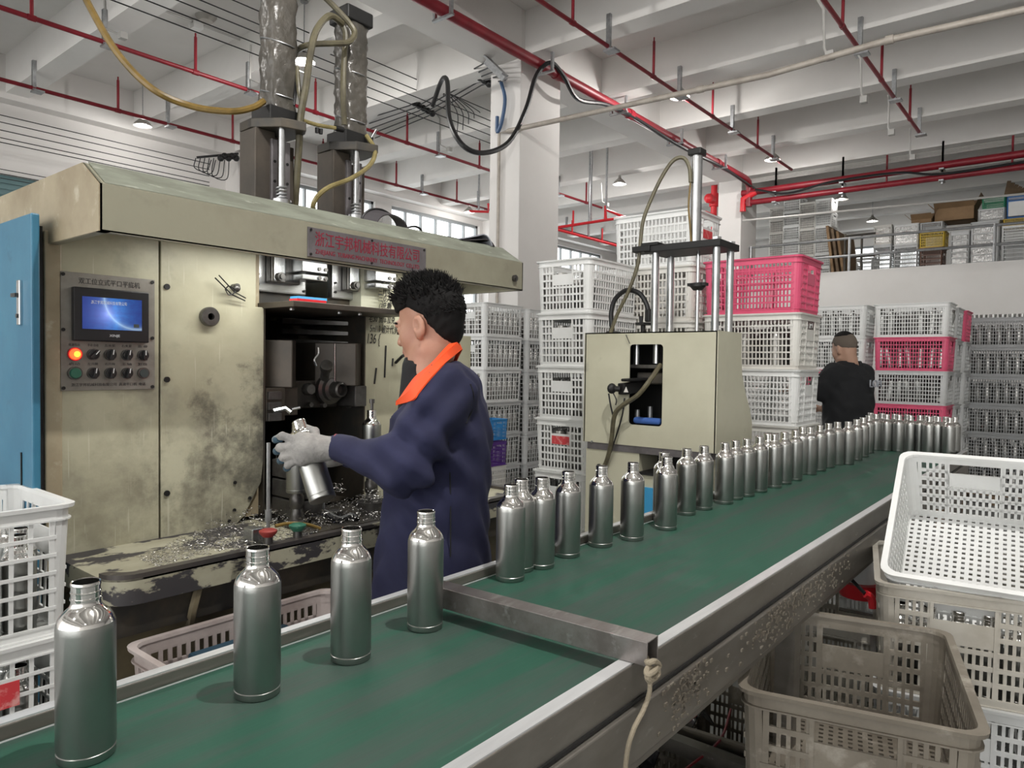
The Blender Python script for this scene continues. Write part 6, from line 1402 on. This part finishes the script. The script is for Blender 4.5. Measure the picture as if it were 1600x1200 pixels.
# jacket
def wr(P, A=.004):
    return A*(np.sin(P[:,2]*38 + 6*np.sin(P[:,0]*11 + P[:,1]*7)) * np.sin(P[:,0]*23 - P[:,1]*17 + P[:,2]*9) + .6*np.sin(P[:,0]*40 + P[:,2]*55 + 3*np.sin(P[:,1]*20)))
Rt = np.array([LFT, -AWY, Z3])
def jacket_fn(P):
    Q = (P - V3((base[0], base[1], 0))) @ Rt.T
    z = Q[:,2]
    # loose trunk: superellipse whose size varies with height
    hf = np.interp(z, [.70, .85, 1.0, 1.15, 1.28, 1.36, 1.42], [.170, .162, .150, .150, .138, .095, .055]); hl = np.interp(z, [.70, .85, 1.0, 1.15, 1.28, 1.36, 1.42], [.225, .215, .200, .205, .200, .145, .075])
    cf = np.interp(z, [.70, 1.0, 1.2, 1.36, 1.42], [.025, .012, .0, .018, .03])
    q = ((np.abs((Q[:,0] - cf)/hf))**2.4 + (np.abs(Q[:,1]/hl))**2.4)**(1/2.4); d = (q - 1)*np.minimum(hf, hl)
    d = np.maximum(d, np.maximum(.70 - z, z - 1.425))
    d = smin(d, s_ell(P, W(-.02, .11, 1.335), (.085, .085, .05)), .05); d = smin(d, s_ell(P, W(-.02, -.11, 1.335), (.085, .085, .05)), .05)
    for a, b, c in ((SHL, EL, WL), (SHR, ER, WR)):
        s = s_cap(P, a, b, .082, .066); s = smin(s, s_cap(P, b, c + (b-c)*.04, .064, .036), .035); d = smin(d, s, .045)
    # elbow and armpit folds
    e = np.linalg.norm(P - EL, axis=1); fold = np.exp(-(e/.15)**2)*.013*np.sin(P @ (V3((40, -30, 62))))
    a_ = np.linalg.norm(P - (SHL + W(.08, .05, 1.2) - W(0, 0, 1.2)), axis=1); fold += np.exp(-(a_/.17)**2)*.010*np.sin(P @ V3((-35, 45, 50)))
    d = d + wr(P, .0042) + fold
    # opening at the neck: a V down the chest
    op = np.maximum.reduce([-(z + .95*Q[:,0] - 1.372), np.minimum(np.abs(Q[:,1]) - .125, .015 - Q[:,0]), Q[:,0] - .185])
    return np.maximum(d, -op)
jk = organic('jacket', 'jacket', jacket_fn, np.minimum(V3((base[0]-.34, base[1]-.34, .66)), np.minimum(WL, WR) - .06), np.maximum(V3((base[0]+.34, base[1]+.34, 1.46)), np.maximum(WL, WR) + .06), .0095, parent=pw)
# black undershirt edge in the neck opening
organic('undershirt', 'black_cloth', lambda P: np.maximum(s_cap(P, W(.03, 0, 1.10), NB + V3((0, 0, .005)) + LFT*.01, .115, .062), -s_cap(P, NB, NB + V3((0, 0, .3)), .055, .055)), W(0,0,0) + V3((-.2, -.2, 1.0)), W(0,0,0) + V3((.2, .2, 1.46)), .010, parent=pw)
# orange collar: lies on the jacket from the nape round both sides to the lapels
def on_jacket(q, lift=.007):
    """the first point of the jacket along the line of sight to q, lifted a little towards the viewer"""
    d = q - CAM; L_ = np.linalg.norm(d); d = d/L_; ts = np.linspace(L_-.28, L_+.12, 220); v = jacket_fn(CAM + ts[:, None]*d)
    i = np.argmax(v < 0); t = ts[i] if v[i] < 0 else L_
    return CAM + d*(t - lift)
cin = [(710, 530, 2.055), (695, 545, 1.985), (677, 565, 1.965), (661, 579, 1.97), (649, 589, 1.985), (638, 603, 2.0), (623, 625, 2.02)]
cou = [(721, 546, 2.05), (709, 556, None), (689, 574, None), (668, 597, None), (655, 613, None), (644, 626, None), (619, 633, 2.02)]
inn_ = [at(u, v, D=dd) for u, v, dd in cin]; out_ = [on_jacket(at(u, v, D=1.98)) if dd is None else at(u, v, D=dd) for u, v, dd in cou]
mirror = lambda p: p - 2*np.dot(p - V3((base[0], base[1], 0)), -AWY)*(-AWY)
mid_ = [a*.5 + b*.5 - AWY*.024 + V3((0, 0, .004)) for a, b in zip(inn_, out_)]
for fl in (0, 1):
    A, Cm, B_ = [spline([mirror(p) if fl else p for p in q], 6) for q in (inn_, mid_, out_)]
    MB().ribbon(A, Cm, .004).ribbon(Cm, B_, .004).build('collar', 'orange_cloth', pw, smooth=70)
MB().ribbon([inn_[0], mirror(inn_[0])], [out_[0], mirror(out_[0])], .004).build('collar_back', 'orange_cloth', pw, smooth=70)
# sleeve and side seams
for pts in ([(735, 600), (740, 618), (737, 642), (728, 662)], [(700, 690), (703, 740), (704, 800), (704, 870)]):
    MB().tube(spline([on_jacket(at(u, v, D=1.95), .001) for u, v in pts], 5), .0022, 5).build('seam', 'black_cloth', pw)
# cuff, glove
gdir = (at(468, 703, D=1.868) - WL); gl = np.linalg.norm(gdir); gdir /= gl
G = lambda u, v, D: at(u, v, D=D)
fing = [([G(462, 683, 1.855), G(441, 681, 1.868), G(430, 687, 1.905)], .0105), ([G(460, 697, 1.85), G(438, 699, 1.862), G(432, 705, 1.905)], .0112), ([G(462, 711, 1.852), G(443, 714, 1.862), G(438, 720, 1.905)], .0108), ([G(466, 722, 1.856), G(450, 727, 1.866), G(447, 732, 1.90)], .0095)]
thumb = ([G(503, 688, 1.875), G(492, 674, 1.905), G(476, 668, 1.950)], .0115)
def glove_fn(P):
    d = s_cap(P, WL + (WL-EL)*.00, G(505, 701, 1.868), .031, .033)
    d = smin(d, s_ell(P, G(484, 700, 1.862), (.040, .040, .038)), .02)
    d = smin(d, s_cap(P, G(470, 686, 1.858), G(472, 718, 1.858), .019, .018), .015)
    for (pts, r) in fing + [thumb]:
        f = s_cap(P, G(482, (pts[0] - 0)[2]*0 + 702, 1.862)*.35 + pts[0]*.65, pts[1], r*1.12, r); f = smin(f, s_cap(P, pts[1], pts[2], r, r*.88), .004); d = smin(d, f, .007)
    return d
allp = np.array([p for pts, r in fing + [thumb] for p in pts] + [WL])
glv = organic('glove', 'glove', glove_fn, allp.min(0) - .05, allp.max(0) + .05, .0042, parent=pw)
for pts, r in fing:
    MB().tube([pts[1]*.75 + pts[2]*.25 - V3((0,0,.0035)), pts[1]*.3 + pts[2]*.7 - V3((0,0,.002)), pts[2] + FWD*.004], r*1.02, 10).ball(pts[2] + FWD*.004, r*1.0).build('coated_fingertip', 'glove_blue', glv)
MB().tube([WL + (WL-EL)*.02 + V3((0,0,.0)) + UPV*.034*math.cos(a) + AWY*.034*math.sin(a) for a in np.linspace(0, 6.283, 19)], .003, 6).build('cuff_seam', 'red_paint', glv)
organic('glove', 'glove', lambda P: smin(s_ell(P, WR + (WR-ER)*.25, (.05, .05, .04)), s_cap(P, WR, WR + (WR-ER)*.35, .03, .035), .02), WR - .15, WR + .2, .008, parent=pw)
# trousers and shoes
organic('trousers', 'trousers', lambda P: np.minimum(s_cap(P, W(0, .085, .86), W(.0, .10, .06), .105, .07), s_cap(P, W(0, -.085, .86), W(.0, -.10, .06), .105, .07)), W(0,0,0) + V3((-.3, -.3, .03)), W(0,0,0) + V3((.3, .3, 1.0)), .014, parent=pw)
for s in (1, -1): organic('shoe', 'black_rubber', lambda P, s=s: np.maximum(s_cap(P, W(-.03, s*.10, .04), W(.13, s*.10, .03), .05, .042), .002 - P[:,2]), W(.05, s*.10, 0) + V3((-.18, -.18, -.01)), W(.05, s*.10, 0) + V3((.18, .18, .12)), .012, parent=pw)

# ---- the man in black, seen from behind
D2 = 5.2
HC2 = at(1319, 545, D=D2); HR2 = head_frame(66, 16)
b2 = at(1326, 600, D=D2); b2[2] = 0
a2 = math.radians(60); F2 = LFT*math.cos(a2) + AWY*math.sin(a2); L2 = np.cross(Z3, F2)
U = lambda f, l, z: V3((b2[0], b2[1], z)) + F2*f + L2*l
NB2 = U(-.01, 0, 1.40)
S2 = {1: U(0, .165, 1.36), -1: U(0, -.165, 1.36)}; E2 = {1: U(.10, .225, 1.21), -1: U(.10, -.22, 1.13)}; W2 = {1: U(.30, .16, 1.235), -1: U(.30, -.12, 1.08)}
hf2 = head_sdf(HC2, HR2, NB2, .93)
def body2(P):
    d = hf2(P); d = smin(d, s_cap(P, U(0, 0, .95), U(0, 0, 1.27), .12, .13), .05)
    for s in (1, -1):
        d = smin(d, s_cap(P, S2[s], E2[s], .050, .042), .03); d = smin(d, s_cap(P, E2[s], W2[s], .042, .029), .02)
        h = smin(s_ell(P, W2[s] + F2*.06, (.045, .045, .03)), s_cap(P, W2[s] + F2*.08, W2[s] + F2*.15 - Z3*.02, .016, .010), .015)
        for k in range(4): h = smin(h, s_cap(P, W2[s] + F2*.09 + L2*(.024*(k-1.5)), W2[s] + F2*.165 + L2*(.024*(k-1.5)) - Z3*.03, .010, .008), .006)
        h = smin(h, s_cap(P, W2[s] + F2*.04 - L2*s*.03, W2[s] + F2*.10 - L2*s*.055, .011, .009), .008)
        d = smin(d, h, .012)
        d = smin(d, s_cap(P, U(0, s*.09, .92), U(.0, s*.10, .08), .08, .045), .03)
    return d
pb_ = organic('person', 'skin_dark', body2, (b2[0]-.5, b2[1]-.5, .0), (b2[0]+.5, b2[1]+.5, 1.70), .0105, origin=(b2[0], b2[1], 0))
tag(pb_, 'man in black shirt seen from behind beside the far belt end', 'person')
def hair2(P):
    Q = (P - HC2) @ HR2.T / .93
    d = s_ell(Q, (-.012, 0, .033), (.1005, .0785, .1005)); cut = np.where(Q[:,0] > .03, .055 - Q[:,2], -.035 + np.clip(Q[:,0] + .10, 0, .13)*.5 - Q[:,2]); return np.maximum(d, cut)
organic('hair', 'stubble', hair2, HC2 - .14, HC2 + .16, .007, parent=pb_)
organic('crown_hair', 'hair', lambda P: np.maximum(s_ell((P - HC2) @ HR2.T/.93, (-.008, 0, .036), (.1015, .079, .1040)), .098 - ((P - HC2) @ HR2.T/.93)[:,2] - np.clip(((P - HC2) @ HR2.T/.93)[:,0], -.1, .1)*-.30), HC2 - .14, HC2 + .16, .007, parent=pb_)
R2 = np.array([F2, L2, Z3])
def shirt_fn(P):
    Q = (P - V3((b2[0], b2[1], 0))) @ R2.T; z = Q[:,2]
    hf = np.interp(z, [.80, 1.0, 1.2, 1.33, 1.41, 1.455], [.150, .150, .150, .130, .085, .066]); hl = np.interp(z, [.80, 1.0, 1.2, 1.33, 1.41, 1.455], [.185, .185, .200, .190, .115, .072])
    q = ((np.abs(Q[:,0]/hf))**2.3 + (np.abs(Q[:,1]/hl))**2.3)**(1/2.3); d = (q-1)*np.minimum(hf, hl); d = np.maximum(d, np.maximum(.80 - z, z - 1.452))
    for s in (1, -1): d = smin(d, s_cap(P, S2[s], S2[s]*.15 + E2[s]*.85, .078, .074), .05)
    d = np.maximum(d, -s_cap(P, NB2 + V3((0,0,.04)), NB2 + V3((0, 0, .3)), .062, .062))
    return d + wr(P, .004)
sh = organic('black_shirt', 'black_cloth', shirt_fn, (b2[0]-.4, b2[1]-.4, .76), (b2[0]+.4, b2[1]+.4, 1.50), .013, parent=pb_)
tx = -L2; c = U(-.176, -.045, at(1353, 600, D=D2-.15)[2]); text_part('LOFI', .075, 'shirt_print', sh, c - F2*.004, tx, Z3, name='back_print', width=.13, extrude=.004)
organic('trousers', 'trousers', lambda P: np.minimum(s_cap(P, U(0, .085, .88), U(0, .10, .06), .115, .075), s_cap(P, U(0, -.085, .88), U(0, -.10, .06), .115, .075)), (b2[0]-.3, b2[1]-.3, .03), (b2[0]+.3, b2[1]+.3, 1.02), .018, parent=pb_)
for s in (1, -1): organic('shoe', 'black_rubber', lambda P, s=s: np.maximum(s_cap(P, U(-.03, s*.10, .04), U(.13, s*.10, .03), .05, .042), .002 - P[:,2]), U(.05, s*.10, 0) + V3((-.18, -.18, -.01)), U(.05, s*.10, 0) + V3((.18, .18, .12)), .014, parent=pb_)
